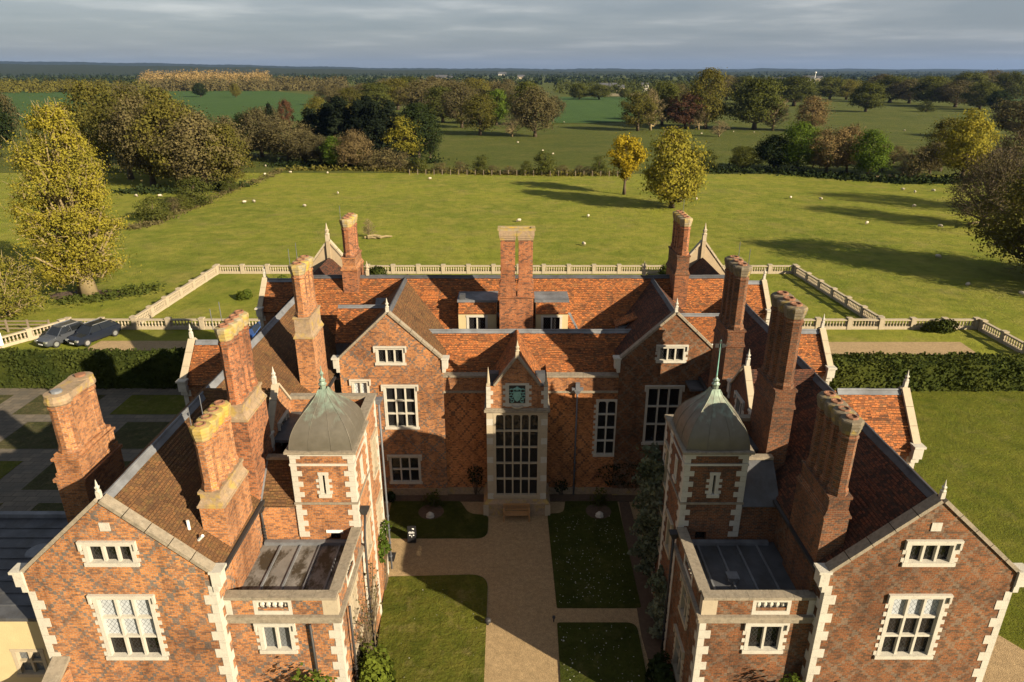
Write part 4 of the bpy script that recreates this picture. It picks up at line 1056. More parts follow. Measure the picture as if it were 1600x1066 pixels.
ridge_roll((-5.1, 37.65, 9.75), (7.3, 37.65, 9.75), hr, 'lead', 0.18)
rr2 = roof('tile_orange', [[(-13.2, 38.9, 8.55), (13.7, 38.9, 8.55), (13.7, 42.0, 11.8), (-13.2, 42.0, 11.8)], [(-13.2, 45.2, 8.55), (13.7, 45.2, 8.55), (13.7, 42.01, 11.8), (-13.2, 42.01, 11.8)]], label='long tiled roof of the rear range')
ridge_roll((-13.0, 42.0, 11.8), (13.6, 42.0, 11.8), rr2, 'lead_dark', 0.16)
for fx in (-9.2, 8.4):
    finial(fx, 42.0, 12.05, 0.7, mat='stone')
# valley gutter behind the hall ridge
m = MB(); m.box((-3.9, 38.6, 8.2), (6.1, 39.6, 8.3)); m.build('valley_gutter', M['lead'], H)
# roofs that join hall gables and wings
for (xa, xb_, yy, zr, ze) in ((-10.3, -7.2, 38.4, 11.0, 9.3), (9.6, 11.9, 36.9, 11.0, 9.9)):
    rfj = roof('tile_orange', [[(xa, yy, zr), (xb_, yy, zr), (xb_, yy - 1.5, ze), (xa, yy - 1.5, ze)], [(xa, yy + .01, zr), (xb_, yy + .01, zr), (xb_, yy + 1.5, ze), (xa, yy + 1.5, ze)]])
    ridge_roll((xa, yy, zr), (xb_, yy, zr), rfj, 'lead', 0.14)
    m = MB(); m.box((xa, yy - 1.4, 7.0), (xb_, yy - 1.2, ze - 0.02)); m.build('wall', M['lead_dark'] if xa < 0 else M['white_paint'], H)
    m = MB(); m.box((xa + 0.2, yy - 3.0, 7.6), (xb_, yy - 1.4, 7.72)); m.build('valley_gutter', M['lead_dark'], H)
# dormers between hall ridge and rear ridge
for (xa, xb_) in ((-3.25, -0.95), (1.45, 3.4)):
    fd = Frame('x', 39.05, -1)
    m = MB(); hd = window(fd, (xa + xb_) / 2 - 0.66, (xa + xb_) / 2 + 0.62, 8.75, 10.22, 2, 1, 'glass', hood=False, teeth=False, stone='stone_pale')
    wall_face(m, fd, [(xa, 8.2), (xb_, 8.2), (xb_, 10.3), (xa, 10.3)], [hd])
    m.face([(xb_, 39.05, 8.2), (xb_, 42.0, 8.2), (xb_, 42.0, 10.88), (xb_, 39.5, 10.88), (xb_, 39.05, 10.3)])
    m.face([(xa, 39.05, 8.2), (xa, 42.0, 8.2), (xa, 42.0, 10.88), (xa, 39.5, 10.88), (xa, 39.05, 10.3)])
    D = m.build('dormer', M['render_cream'], H)
    m = MB(); m.slab([(xa, 38.97, 10.33), (xb_, 38.97, 10.33), (xb_, 39.5, 10.92), (xa, 39.5, 10.92)], 0.06); m.build('dormer_tiles', M['tile_orange'], D)
    m = MB(); m.box((xa - 0.08, 39.45, 10.9), (xb_ + 0.08, 41.3, 11.04)); m.build('dormer_roof', M['lead'], D)
    m = MB(); m.slab([(xb_ + 0.0, 39.3, 10.3), (xb_ + 0.16, 39.3, 10.3), (xb_ + 0.95, 38.95, 8.7), (xb_ + 0.8, 38.95, 8.7)], 0.04); m.build('lead_flashing', M['lead'], D)
MB().box((-3.2, 39.6, 11.04), (-2.85, 40.0, 11.32)).build('roof_vent', M['lead_dark'], H)
MB().slab([(-8.55, 40.2, 9.98), (-7.95, 40.2, 9.98), (-7.95, 40.9, 10.72), (-8.55, 40.9, 10.72)], 0.06).build('roof_hatch', M['lead'], H)
# small dormer low on the inner slope of the right hall gable
D = MB().box((6.35, 38.4, 9.0), (7.6, 39.3, 9.75)).build('dormer', M['lead'], H)
MB().slab([(6.2, 38.3, 9.78), (6.2, 39.4, 9.78), (7.9, 39.4, 10.5), (7.9, 38.3, 10.5)], 0.07).build('dormer_tiles', M['tile_orange'], D)
# central stack: two square shafts with a gap
st = MB().box((-0.74, 38.3, 7.6), (1.26, 39.25, 11.55)).build('chimney_stack', M['brick_chimney'], H)
st['label'] = 'central chimney stack of two square shafts behind the hall ridge'
MB().box((-0.80, 38.24, 11.55), (1.32, 39.31, 11.66)).box((-0.74, 38.3, 11.66), (0.24, 39.25, 12.35)).box((0.32, 38.3, 11.66), (1.26, 39.25, 12.35)).build('weathering', M['brick_chimney'], st)
for (a, b) in ((-0.66, 0.18), (0.38, 1.20)):
    MB().frustum((a - 0.07, 38.3), (b + 0.07, 39.25), (a, 38.38), (b, 39.17), 12.35, 12.55).box((a, 38.38, 12.55), (b, 39.17, 15.0)).build('chimney_shaft', M['brick_chimney'], st)
    MB().box((a - 0.03, 38.34, 15.0), (b + 0.03, 39.21, 15.12)).box((a - 0.06, 38.30, 15.12), (b + 0.06, 39.25, 15.25)).box((a - 0.09, 38.27, 15.25), (b + 0.08, 39.28, 15.55)).build('chimney_cap', M['stone_mixed'], st)
MB().box((-0.82, 38.30, 15.552), (1.34, 38.55, 15.64)).box((-0.82, 39.0, 15.552), (1.34, 39.27, 15.64)).box((-0.82, 38.55, 15.552), (-0.6, 39.0, 15.64)).box((1.1, 38.55, 15.552), (1.34, 39.0, 15.64)).build('chimney_cap', M['stone_lichen'], st)

# ------------------------------------------------------------------ porch bay
YP = 33.3; P0, P1 = XC - 1.66, XC + 1.66
fp = Frame('x', YP, -1)
pw = MB()
hp = window(fp, XC - 1.31, XC + 1.29, 1.2, 6.6, 5, 5, 'glass', hood=False, teeth=False, stone='stone', arched=True, upper=None, label='tall porch window of five by five lights with arched heads')
wall_face(pw, fp, [(P0, 1.0), (P1, 1.0), (P1, 6.66), (P0, 6.66)], [hp])
for px, sg in ((P0, -1), (P1, 1)):
    wall_face(pw, Frame('y', px, sg), [(YP, 1.0), (YH, 1.0), (YH, 6.66), (YP, 6.66)])
pw.build('porch_wall', M['stone'], H)
for (px, w_) in ((P0, 1), (P1, -1)):                       # ashlar courses of the corner piers
    for k in range(14):
        z0 = 1.02 + k * 0.4
        m = MB(); m.box((px - w_ * 0.02, YP - 0.02, z0), (px + w_ * 0.33, YP + 0.1, z0 + 0.393)); m.build('ashlar_block', M['stone'] if k % 3 else M['stone_pale'], H)
m = MB(); m.box((XC - 1.92, YP - 0.22, -0.1), (XC + 1.92, YH, 0.8)); m.frustum((XC - 1.92, YP - 0.22), (XC + 1.92, YH), (XC - 1.70, YP - 0.04), (XC + 1.70, YH), 0.8, 1.0); m.build('plinth', M['stone_mixed'], H)
for px in (XC - 1.93, XC + 1.63):
    m = MB(); m.box((px, YP - 0.25, -0.05), (px + 0.3, YP + 0.1, 0.75)); m.build('plinth_stone', M['stone'], H)
m = MB(); m.box((P0 - 0.14, YP - 0.14, 6.662), (P1 + 0.14, YH, 6.80)); m.box((P0 - 0.08, YP - 0.08, 6.80), (P1 + 0.08, YH, 6.88)); m.build('cornice', M['stone_weathered'], H)
pg = MB()
wall_face(pg, fp, [(P0, 6.88), (P1, 6.88), (P1, 8.2), (XC + 1.2, 8.2), (XC, 9.85), (XC - 1.2, 8.2), (P0, 8.2)])
for px, sg in ((P0, -1), (P1, 1)):
    wall_face(pg, Frame('y', px, sg), [(YP, 6.88), (YH + 1, 6.88), (YH + 1, 8.2), (YP, 8.2)])
PG = pg.build('gable_wall', M['brick_plain'], H)
quoins(PG, P0, YP, 1, 1, 6.9, 8.18, 0.26, 0.36, 0.22); quoins(PG, P1, YP, -1, 1, 6.9, 8.18, 0.26, 0.36, 0.22)
coping(fp, XC - 1.2, XC + 1.2, 8.2, 9.85, 0.32, 0.11, kneel=False)
finial(XC, YP + 0.1, 10.05, 0.7, mat='stone')
for (px, hgt) in ((P0 + 0.1, 0.95), (P1 - 0.1, 0.45)):
    MB().box((px - 0.1, YP, 8.2), (px + 0.1, YP + 0.2, 8.34)).lathe([(0.09, 8.34), (0.075, 8.34 + hgt * 0.3), (0.01, 8.34 + hgt)], (px, YP + 0.1, 0), 6).build('pinnacle', M['stone'], H)
m = MB(); m.box((P0 + 0.02, YP + 0.2, 8.0), (P1 - 0.02, YH + 0.4, 8.12)); m.build('flat_roof', M['lead_dark'], H)
for px in (XC - 1.28, XC + 1.28):
    m = MB(); m.box((px - 0.26, YP + 0.75, 8.12), (px + 0.26, YP + 1.2, 8.6)); m.build('roof_vent', M['lead_dark'], H)
roof('tile_orange', [[(XC, YP + 0.25, 9.85), (XC, 37.8, 9.85), (XC - 1.35, 37.0, 8.05), (XC - 1.35, YP + 0.25, 8.05)], [(XC, YP + 0.25, 9.85), (XC, 37.8, 9.85), (XC + 1.35, 37.0, 8.05), (XC + 1.35, YP + 0.25, 8.05)]], th=0.07)
# carved arms on a pale stone panel
m = MB(); fp.box(m, XC - 0.64, XC + 0.64, 6.98, 8.38, -0.1, 0.03)
for k in range(4):
    fp.box(m, XC - 0.78, XC - 0.63, 7.02 + 0.35 * k, 7.2 + 0.35 * k, -0.1, 0.022); fp.box(m, XC + 0.63, XC + 0.78, 7.02 + 0.35 * k, 7.2 + 0.35 * k, -0.1, 0.022)
AP = m.build('arms_panel', M['stone_pale'], H)
m = MB(); fp.box(m, XC - 0.44, XC + 0.44, 7.2, 8.26, 0.028, 0.045); m.build('panel_ground', M['iron'], AP)
sh_ = [(-0.2, 7.92), (0.2, 7.92), (0.22, 7.65), (0.15, 7.45), (0.0, 7.32), (-0.15, 7.45), (-0.22, 7.65)]
m = MB(); m.face([fp.pt(XC + u, z, 0.12) for u, z in sh_])
for k in range(len(sh_)):
    a, b = sh_[k], sh_[(k + 1) % len(sh_)]
    m.face([fp.pt(XC + a[0], a[1], 0.12), fp.pt(XC + b[0], b[1], 0.12), fp.pt(XC + b[0], b[1], 0.04), fp.pt(XC + a[0], a[1], 0.04)])
m.build('carved_shield', M['verdigris'], AP)
m = MB()
for sg in (-1, 1):
    for (u0, z0, rr_) in ((0.30, 7.95, 0.12), (0.33, 7.62, 0.10), (0.27, 7.36, 0.09)):
        m.tube([fp.pt(XC + sg * (u0 + rr_ * math.cos(t)), z0 + rr_ * math.sin(t), 0.08) for t in np.linspace(0.5, 5.8, 9)], 0.032, 5)
m.tube([fp.pt(XC + u, 8.0 + 0.12 * math.cos(u * 6), 0.08) for u in np.linspace(-0.2, 0.2, 6)], 0.05, 5)
m.lathe([(0.10, 8.02), (0.11, 8.10), (0.06, 8.2)], (XC, YP - 0.09, 0), 8)
m.build('carved_mantling', M['verdigris'], AP)
m = MB(); m.tube([fp.pt(XC + u, 6.98 - 0.10 * math.sin((u + 0.3) / 0.6 * math.pi) + 0.06, 0.12) for u in np.linspace(-0.3, 0.3, 7)], 0.06, 6); m.build('carved_scroll', M['stone'], AP)
# rainwater pipes
downpipe([(3.72, 35.05, 6.9), (3.72, 35.05, 3.5), (3.72, 35.05, 0.1)], 7, mat='lead_pipe')
MB().box((3.4, 34.93, 7.15), (4.04, 35.1, 7.3)).box((3.6, 34.9, 7.1), (3.84, 35.1, 7.6)).build('rainwater_head', M['lead_pipe'], H)
downpipe([(-7.22, 18.95, 5.6), (-7.18, 18.95, 3.0), (-7.18, 18.95, 0.1)], 5.6, hopper=False)
downpipe([(-6.02, 19.9, 5.55), (-6.02, 19.9, 3.0), (-6.02, 19.9, 0.1)], 5.6, hopper=False)
downpipe([(-6.0, 23.3, 7.2), (-5.98, 22.85, 6.3), (-5.98, 22.7, 4.0), (-5.98, 22.7, 0.1)], 7)
downpipe([(6.55, 22.8, 6.4), (6.55, 22.8, 3.0), (6.55, 22.8, 0.1)], 7)
downpipe([(-6.2, 28.45, 9.6), (-6.2, 28.45, 5.0), (-6.2, 28.45, 0.1)], 7, mat='lead_pipe')

# ================================================================== flat roofed annex on the west side
A = thing('annex', 'low cream rendered annex with a flat lead roof beside the left wing', 'building', (-22, 22, 0)); A['at_origin_frame'] = 1
fa = Frame('x', 19.5, -1)
m = MB()
hole = window(fa, -18.75, -17.55, 2.6, 3.9, 2, 2, 'glass_curtain', hood=False, teeth=False, stone='stone', parent=A)
wall_face(m, fa, [(-30, -0.2), (-16.62, -0.2), (-16.62, 5.35), (-30, 5.35)], [hole])
m.face([(-30, 25.4, -0.2), (-16.62, 25.4, -0.2), (-16.62, 25.4, 5.35), (-30, 25.4, 5.35)])
m.build('wall', M['render_cream'], A)
rf = MB().box((-30.2, 19.35, 5.352), (-16.6, 25.5, 5.5)).build('flat_roof', M['lead_dark'], A)
for k in range(9):
    MB().beam((-30, 20.0 + 0.66 * k, 5.495), (-16.62, 20.0 + 0.66 * k, 5.495), 0.07, 0.05).build('lead_roll', M['lead_dark'], rf)
MB().box((-30.2, 25.3, 5.5), (-16.7, 25.55, 5.72)).build('roof_kerb', M['lead'], rf)
MB().lathe([(0.5, 5.5), (0.42, 5.56), (0.1, 5.6)], (-19.6, 23.1, 0), 16).build('roof_patch', M['lead'], rf)
B = thing('buttress_wall', 'short sloping brick garden wall at the left corner of the front gable', 'wall', (-16.2, 18, 0)); B['at_origin_frame'] = 1
MB().box((-16.35, 17.0, -0.1), (-15.95, 18.55, 4.0)).build('wall', M['brick_plain'], B)
MB().slab([(-16.45, 16.9, 3.7), (-15.85, 16.9, 3.7), (-15.85, 18.58, 4.5), (-16.45, 18.58, 4.5)], 0.12).build('coping_stone', M['stone_weathered'], B)

# ================================================================== balustrades of the terraces
_bal = MB().lathe([(0.085, 0), (0.085, 0.06), (0.05, 0.10), (0.095, 0.26), (0.05, 0.46), (0.085, 0.52), (0.085, 0.56)], (0, 0, 0), 6)
def balustrade(name, p0, p1, label, h=1.05, solid=False, mat='stone_balustrade', bay=3.2):
    p0, p1 = Vector((*p0, 0)), Vector((*p1, 0))
    d = (p1 - p0); Ln = d.length; d.normalize(); ang = math.atan2(d.y, d.x)
    T = thing(name, label, 'balustrade', p0, ang, 'stone balustrades round the terraces')
    n = max(1, round(Ln / bay)); bl = Ln / n
    k0 = 0.30; z1 = k0 + 0.56 * (h - 0.44) / 0.56
    for k in range(n + 1):
        x = bl * k
        MB().box((x - 0.22, -0.22, -0.05), (x + 0.22, 0.22, h + 0.02)).box((x - 0.27, -0.27, h + 0.02), (x + 0.27, 0.27, h + 0.14)).build('pier', M[mat], T)
    for k in range(n):
        xa, xb = bl * k + 0.22, bl * (k + 1) - 0.22
        MB().box((xa, -0.17, -0.05), (xb, 0.17, k0)).build('plinth', M[mat], T)
        MB().box((xa, -0.16, h - 0.14), (xb, 0.16, h)).build('rail', M[mat], T)
        b = MB(); nb = max(2, int((xb - xa) / 0.30)); sc = (h - 0.14 - k0) / 0.56
        for q in range(nb):
            x = xa + (xb - xa) * (q + 0.5) / nb; i = len(b.v)
            b.v += [(v[0] + x, v[1], k0 + v[2] * sc) for v in _bal.v]; b.f += [tuple(i + t for t in f) for f in _bal.f]
        o = b.build('balusters', M[mat], T); o['kind'] = 'stuff'
    return T
balustrade('balustrade', (-37.4, 84.0), (35.9, 84.0), 'long stone balustrade across the back of the terrace lawn beyond the house')
balustrade('balustrade', (-37.9, 64.4), (-37.4, 83.4), 'stone balustrade running back into the park on the left of the terrace')
balustrade('balustrade', (36.9, 64.4), (35.9, 83.4), 'shaded stone balustrade running back into the park on the right of the terrace')
balustrade('balustrade', (-44.2, 63.9), (-17.5, 63.9), 'stone balustrade behind the two parked cars')
balustrade('balustrade', (-49.5, 56.0), (-44.5, 63.4), 'short angled balustrade beside the wooden fence at the left edge')
balustrade('balustrade', (17.8, 63.9), (46.2, 63.9), 'stone balustrade beyond the pale gravel walk on the right')
balustrade('balustrade', (46.5, 63.3), (46.5, 54.0), 'shaded balustrade returning towards the house at the right edge')

# ================================================================== foliage helpers
def unit(v): return v / (np.linalg.norm(v, axis=1)[:, None] + 1e-9)

def quads(centres, size, rng, jitter=0.5, flat=0.0, aspect=1.0, out=None, face=1.7):
    """one small leaf-shaped quad at each centre; with out given, leaves tend to face outwards as on a real spray"""
    n = len(centres)
    if out is not None:
        nn = unit(unit(rng.normal(size=(n, 3))) + unit(out) * face)
        a = unit(np.cross(nn, rng.normal(size=(n, 3)))); b = np.cross(nn, a)
        s = (size * (1 + jitter * rng.uniform(-1, 1, n)))[:, None] * 0.5
        v = np.stack([centres - a * s - b * s * aspect * 0.5, centres + a * s * 0.2 - b * s * aspect, centres + a * s, centres + a * s * 0.2 + b * s * aspect], 1)
        return v.reshape(-1, 3)
    a = rng.normal(size=(n, 3)); a[:, 2] *= (1 - flat); a /= np.linalg.norm(a, axis=1)[:, None] + 1e-9
    b = rng.normal(size=(n, 3)); b -= (a * b).sum(1)[:, None] * a; b /= np.linalg.norm(b, axis=1)[:, None] + 1e-9
    s = (size * (1 + jitter * rng.uniform(-1, 1, n)))[:, None] * 0.5
    v = np.stack([centres - a * s - b * s * aspect * 0.5, centres + a * s * 0.2 - b * s * aspect, centres + a * s, centres + a * s * 0.2 + b * s * aspect], 1)
    return v.reshape(-1, 3)

def mesh_from_quads(name, v, mat):
    n = len(v) // 4
    me = bpy.data.meshes.new(name)
    me.vertices.add(4 * n); me.vertices.foreach_set('co', v.astype(np.float32).ravel())
    me.loops.add(4 * n); me.loops.foreach_set('vertex_index', np.arange(4 * n, dtype=np.int32))
    me.polygons.add(n); me.polygons.foreach_set('loop_start', np.arange(0, 4 * n, 4, dtype=np.int32))
    me.update(calc_edges=True); me.materials.append(mat)
    return me

PROF = {
    'round': lambda t: np.sin(np.pi * np.clip(t, 0, 1) ** 0.80) ** 0.55,
    'dome': lambda t: np.clip(1 - t ** 2.4, 0, 1) ** 0.5 * np.clip(0.55 + 2.2 * t, 0, 1),
    'tall': lambda t: np.clip(np.sin(np.pi * np.clip(t * 0.93 + 0.05, 0, 1)), 0, 1) ** 0.6 * (1.05 - 0.40 * t),
    'cone': lambda t: np.clip(1 - t, 0, 1) ** 0.85 * np.clip(0.7 + 3 * t, 0, 1) + 0.03,
    'umbrella': lambda t: np.clip(t * 1.6 + 0.15, 0, 1) * np.clip(1 - t ** 5, 0, 1) ** 0.5,
}
def tree_meshes(name, seed, h, w, prof, leafmat, nclus=70, per=60, leaf=0.42, base=0.16, rc=0.10, trunk=0.028, bark='bark', nbranch=26, twig=0, hollow=0.45, lean=0.0):
    """one crown mesh and one trunk-and-limbs mesh, foot at the origin"""
    rng = np.random.default_rng(seed)
    t = rng.uniform(0.02, 0.98, nclus * 3)
    pr = PROF[prof](t); keep = rng.uniform(0, 1, len(t)) < (0.25 + 0.75 * pr); t = t[keep][:nclus]; pr = PROF[prof](t)
    ang = rng.uniform(0, 2 * np.pi, len(t)); ph = rng.uniform(0, 6.28, 6)
    lob = 1 + 0.16 * np.sin(3 * ang + ph[0] + 4 * t) + 0.13 * np.sin(5 * ang + ph[1] - 7 * t) + 0.10 * np.sin(2 * ang + ph[2] + 11 * t)
    rad = (w / 2) * pr * lob * (hollow + (1 - hollow) * rng.uniform(0, 1, len(t)) ** 0.5) * 0.92
    C = np.stack([rad * np.cos(ang), rad * np.sin(ang), h * (base + (1 - base) * t) * (1 - 0.02)], 1)
    C[:, 0] += 0.03 * w * np.sin(3 * t + ph[3]); C[:, 1] += 0.03 * w * np.sin(3 * t + ph[4])
    C[:, 0] += lean * t ** 0.8
    sp = rng.normal(size=(len(C), per, 3)) * np.array([1, 1, 0.72]) * (rc * w) * rng.uniform(0.6, 1.35, (len(C), 1, 1))
    pts = (C[:, None, :] + sp).reshape(-1, 3)
    axis = np.array([lean * 0.5, 0.0, h * (base + 0.38 * (1 - base))])
    outv = unit(sp.reshape(-1, 3)) * 0.9 + unit((pts - axis) * np.array([1, 1, 0.7])) * 0.8 + np.array([0, 0, 0.15])
    ok_ = pts[:, 2] > h * base * 0.45
    pts, outv = pts[ok_], outv[ok_]
    pts[:, 2] = np.minimum(pts[:, 2], h * 1.02)
    v = quads(pts, leaf, rng, 0.5, out=outv)
    if twig:
        k = rng.integers(0, len(C), twig)
        d = rng.normal(size=(twig, 3)); d[:, 2] = np.abs(d[:, 2]) * 0.6; d += (C[k] - np.array([0, 0, h * 0.45])) * (1.6 / w); d /= np.linalg.norm(d, axis=1)[:, None]
        o = C[k] + rng.normal(size=(twig, 3)) * rc * w * 0.6
        L_ = (rng.uniform(0.5, 1.4, twig) * w * 0.07)[:, None]
        sd_ = np.cross(d, rng.normal(size=(twig, 3))); sd_ /= np.linalg.norm(sd_, axis=1)[:, None]
        wd = 0.0022 * w + 0.012
        tw = np.stack([o - sd_ * wd, o + sd_ * wd, o + d * L_ + sd_ * wd * 0.3, o + d * L_ - sd_ * wd * 0.3], 1).reshape(-1, 3)
    crown = mesh_from_quads(name + '_crown', v, leafmat)
    mb = MB(); r0 = trunk * h
    tz = np.linspace(0, h * 0.86, 7)
    bend = [(lean * (q / h) ** 0.8 + 0.02 * w * math.sin(1.7 * q / h * 3 + ph[3]) * q / h, 0.02 * w * math.sin(2.1 * q / h * 3 + ph[4]) * q / h) for q in tz]
    mb.tube([(bend[k][0], bend[k][1], tz[k] - 0.15) for k in range(7)], [r0 * 1.55, r0 * 1.02, r0 * 0.88, r0 * 0.66, r0 * 0.42, r0 * 0.22, r0 * 0.07], 8)
    for k in rng.permutation(len(C))[:nbranch]:
        c = C[k]; za = max(h * max(base * 0.7, 0.12 if h > 18 else 0.0), c[2] * 0.62 - 0.06 * h); za = min(za, h * 0.75)
        a = np.array([lean * (za / h) ** 0.8, 0, za]); mid = a * 0.5 + c * 0.5 + np.array([0, 0, -0.02 * h]) + rng.normal(size=3) * 0.03 * w
        rb = r0 * 0.42 * (1 - za / h) + 0.02
        mb.tube([a, a * .7 + mid * .3 + np.array([0, 0, 0.01 * h]), mid, c * .75 + mid * .25 + np.array([0, 0, 0.015 * h]), c], [rb, rb * 0.85, rb * 0.6, rb * 0.38, rb * 0.12], 5)
    if twig:
        i = len(mb.v); mb.v += [tuple(q) for q in tw]; mb.f += [(i + 4 * k, i + 4 * k + 1, i + 4 * k + 2, i + 4 * k + 3) for k in range(twig)]
    tr = mb.mesh(name + '_trunk', M[bark], True, uv=False)
    return crown, tr

def put_tree(meshes, name, loc, label, cat='tree', scale=(1, 1, 1), rz=0.0, group=None):
    T = thing(name, label, cat, (loc[0], loc[1], loc[2] if len(loc) > 2 else 0), rz, group); T.scale = scale
    for nm, me in (('crown', meshes[0]), ('trunk', meshes[1])):
        if me is None: continue
        o = bpy.data.objects.new(nm, me); COL.objects.link(o); o.parent = T
    return T

def leafy_box(name, lo, hi, leafmat, leaf, dens, label, cat, seed=3, rough=0.06, group=None):
    """clipped hedge: solid green core under a skin of small leaves"""
    rng = np.random.default_rng(seed)
    cx, cy = (lo[0] + hi[0]) / 2, (lo[1] + hi[1]) / 2
    T = thing(name, label, cat, (cx, cy, 0), 0, group)
    L, W, Hh = hi[0] - lo[0], hi[1] - lo[1], hi[2]
    MB().box((-L / 2 + .06, -W / 2 + .06, -0.05), (L / 2 - .06, W / 2 - .06, Hh - .06)).build('hedge_core', leafmat, T, uv=False)
    fs = []
    for (u, v_, fn) in ((L, Hh, lambda a, b: (a - L / 2, -W / 2 + 0 * a, b)), (L, Hh, lambda a, b: (a - L / 2, W / 2 + 0 * a, b)), (L, W, lambda a, b: (a - L / 2, b - W / 2, Hh + 0 * a)), (W, Hh, lambda a, b: (-L / 2 + 0 * a, a - W / 2, b)), (W, Hh, lambda a, b: (L / 2 + 0 * a, a - W / 2, b))):
        n = int(u * v_ * dens); a, b = rng.uniform(0, u, n), rng.uniform(0, v_, n)
        fs.append(np.stack(fn(a, b), 1))
    P = np.concatenate(fs)
    P += rng.normal(size=P.shape) * rough
    P[:, 2] += 0.07 * np.sin(P[:, 0] * 0.9 + seed) * (P[:, 2] > Hh * 0.7) + 0.04 * np.sin(P[:, 0] * 3.1)
    P[:, 1] += 0.07 * np.sin(P[:, 0] * 1.3 + 2 + P[:, 2])
    me = mesh_from_quads('leaves', quads(P, leaf, rng, 0.5), leafmat)
    o = bpy.data.objects.new('leaves', me); COL.objects.link(o); o.parent = T
    return T
leafy_box('hedge', (-62, 50.1, 0), (-17.2, 51.9, 2.7), LEAF['hedge'], 0.20, 60, 'tall clipped hedge between the paved garden and the parked cars', 'hedge', 3)
leafy_box('hedge', (17.6, 49.6, 0), (62, 52.0, 2.3), LEAF['hedge'], 0.20, 60, 'tall clipped hedge along the far side of the right-hand lawn', 'hedge', 4)

def shrub(name, loc, rx, ry, h, leafmat, leaf, n, label, seed, cat='shrub', stems=True, group=None, clumps=14):
    rng = np.random.default_rng(seed)
    T = thing(name, label, cat, (loc[0], loc[1], loc[2] if len(loc) > 2 else 0), 0, group)
    C = rng.normal(size=(clumps, 3)); C /= np.linalg.norm(C, axis=1)[:, None]; C[:, 2] = np.abs(C[:, 2])
    C *= rng.uniform(0.35, 0.8, (clumps, 1))
    k = rng.integers(0, clumps, n)
    d = rng.normal(size=(n, 3)); d /= np.linalg.norm(d, axis=1)[:, None]
    P = (C[k] * 0.75 + d * rng.uniform(0.5, 1.0, (n, 1)) ** 0.5 * 0.42) * np.array([rx, ry, h * 0.9])
    P[:, 2] = np.abs(P[:, 2]) + 0.04 * h
    me = mesh_from_quads('foliage', quads(P, leaf, rng, 0.5, out=P - np.array([0, 0, 0.35 * h])), leafmat)
    o = bpy.data.objects.new('foliage', me); COL.objects.link(o); o.parent = T
    if stems:
        mb = MB()
        for c in C[:8]: mb.tube([(0, 0, -0.1), (c[0] * rx * 0.35, c[1] * ry * 0.35, c[2] * h * 0.4), (c[0] * rx * 0.7, c[1] * ry * 0.7, c[2] * h * 0.75)], [0.05 * h * 0.5 + .01, 0.03 * h * 0.5 + .008, 0.006], 5)
        mb.build('stems', M['bark'], T, uv=False)
    return T

shrub('clipped_bush', (-30.2, 73.6), 1.1, 1.1, 1.5, LEAF['laurel'], 0.16, 2200, 'round clipped yellow-green bush on the left terrace lawn', 11, stems=True)
shrub('clipped_bush', (-16.9, 82.6), 1.5, 1.0, 1.9, LEAF['hedge'], 0.18, 2200, 'dark clipped bush by the far balustrade left of the central chimney', 12)
shrub('clipped_bush', (19.2, 82.6), 1.5, 1.0, 2.0, LEAF['hedge'], 0.18, 2200, 'dark clipped bush by the far balustrade right of the central chimney', 13)
shrub('clipped_bush', (42.3, 63.2), 2.2, 1.1, 1.6, LEAF['hedge'], 0.18, 3000, 'broad dark bush against the right-hand balustrade', 14)
shrub('clipped_bush', (-27.9, 79.6), 1.0, 1.0, 1.2, LEAF['laurel'], 0.16, 1500, 'small yellowish bush near the back of the left terrace lawn', 15)
shrub('clipped_bush', (27.5, 80.0), 0.9, 0.9, 1.2, LEAF['laurel'], 0.16, 1500, 'small yellowish bush near the back of the right terrace lawn', 16)

# plants in the courtyard
shrub('laurel_bush', (-5.5, 20.2), 1.05, 1.6, 3.9, LEAF['laurel'], 0.15, 5200, 'large glossy green bush at the corner of the left bay, bottom of the picture', 21, clumps=26)
shrub('laurel_bush', (-7.4, 18.2), 1.7, 0.75, 5.4, LEAF['laurel'], 0.15, 5200, 'tall glossy green bush under the left bay window', 22, clumps=30)
shrub('laurel_bush', (10.6, 18.05), 1.7, 0.7, 5.7, LEAF['laurel'], 0.15, 4200, 'glossy green bush at the foot of the right bay wall', 23)
shrub('laurel_bush', (12.6, 17.95), 1.0, 0.6, 5.4, LEAF['laurel'], 0.15, 2400, 'small glossy green bush below the right gable', 24)
shrub('laurel_bush', (-13.6, 17.8), 0.9, 0.6, 4.5, LEAF['laurel'], 0.15, 2400, 'small glossy green bush below the left gable', 29)
shrub('courtyard_shrub', (-4.7, 34.0), 0.8, 0.6, 1.5, LEAF['oak'], 0.10, 500, 'dark shrub behind the stone on the left courtyard lawn', 25)
shrub('courtyard_shrub', (5.1, 34.1), 0.8, 0.6, 1.5, LEAF['oak'], 0.10, 500, 'dark shrub behind the stone on the right courtyard lawn', 26)
shrub('courtyard_shrub', (-7.3, 34.6), 0.45, 0.4, 0.9, LEAF['dark'], 0.12, 500, 'small dark plant at the left end of the hall border', 27)
shrub('courtyard_shrub', (6.2, 21.2), 0.7, 1.2, 2.0, LEAF['dark'], 0.14, 1500, 'dark low shrub at the foot of the right turret', 28)
shrub('courtyard_shrub', (5.6, 17.6), 1.0, 1.6, 2.4, LEAF['dark'], 0.14, 2200, 'dark shrub beside the right bay at the bottom of the picture', 31)
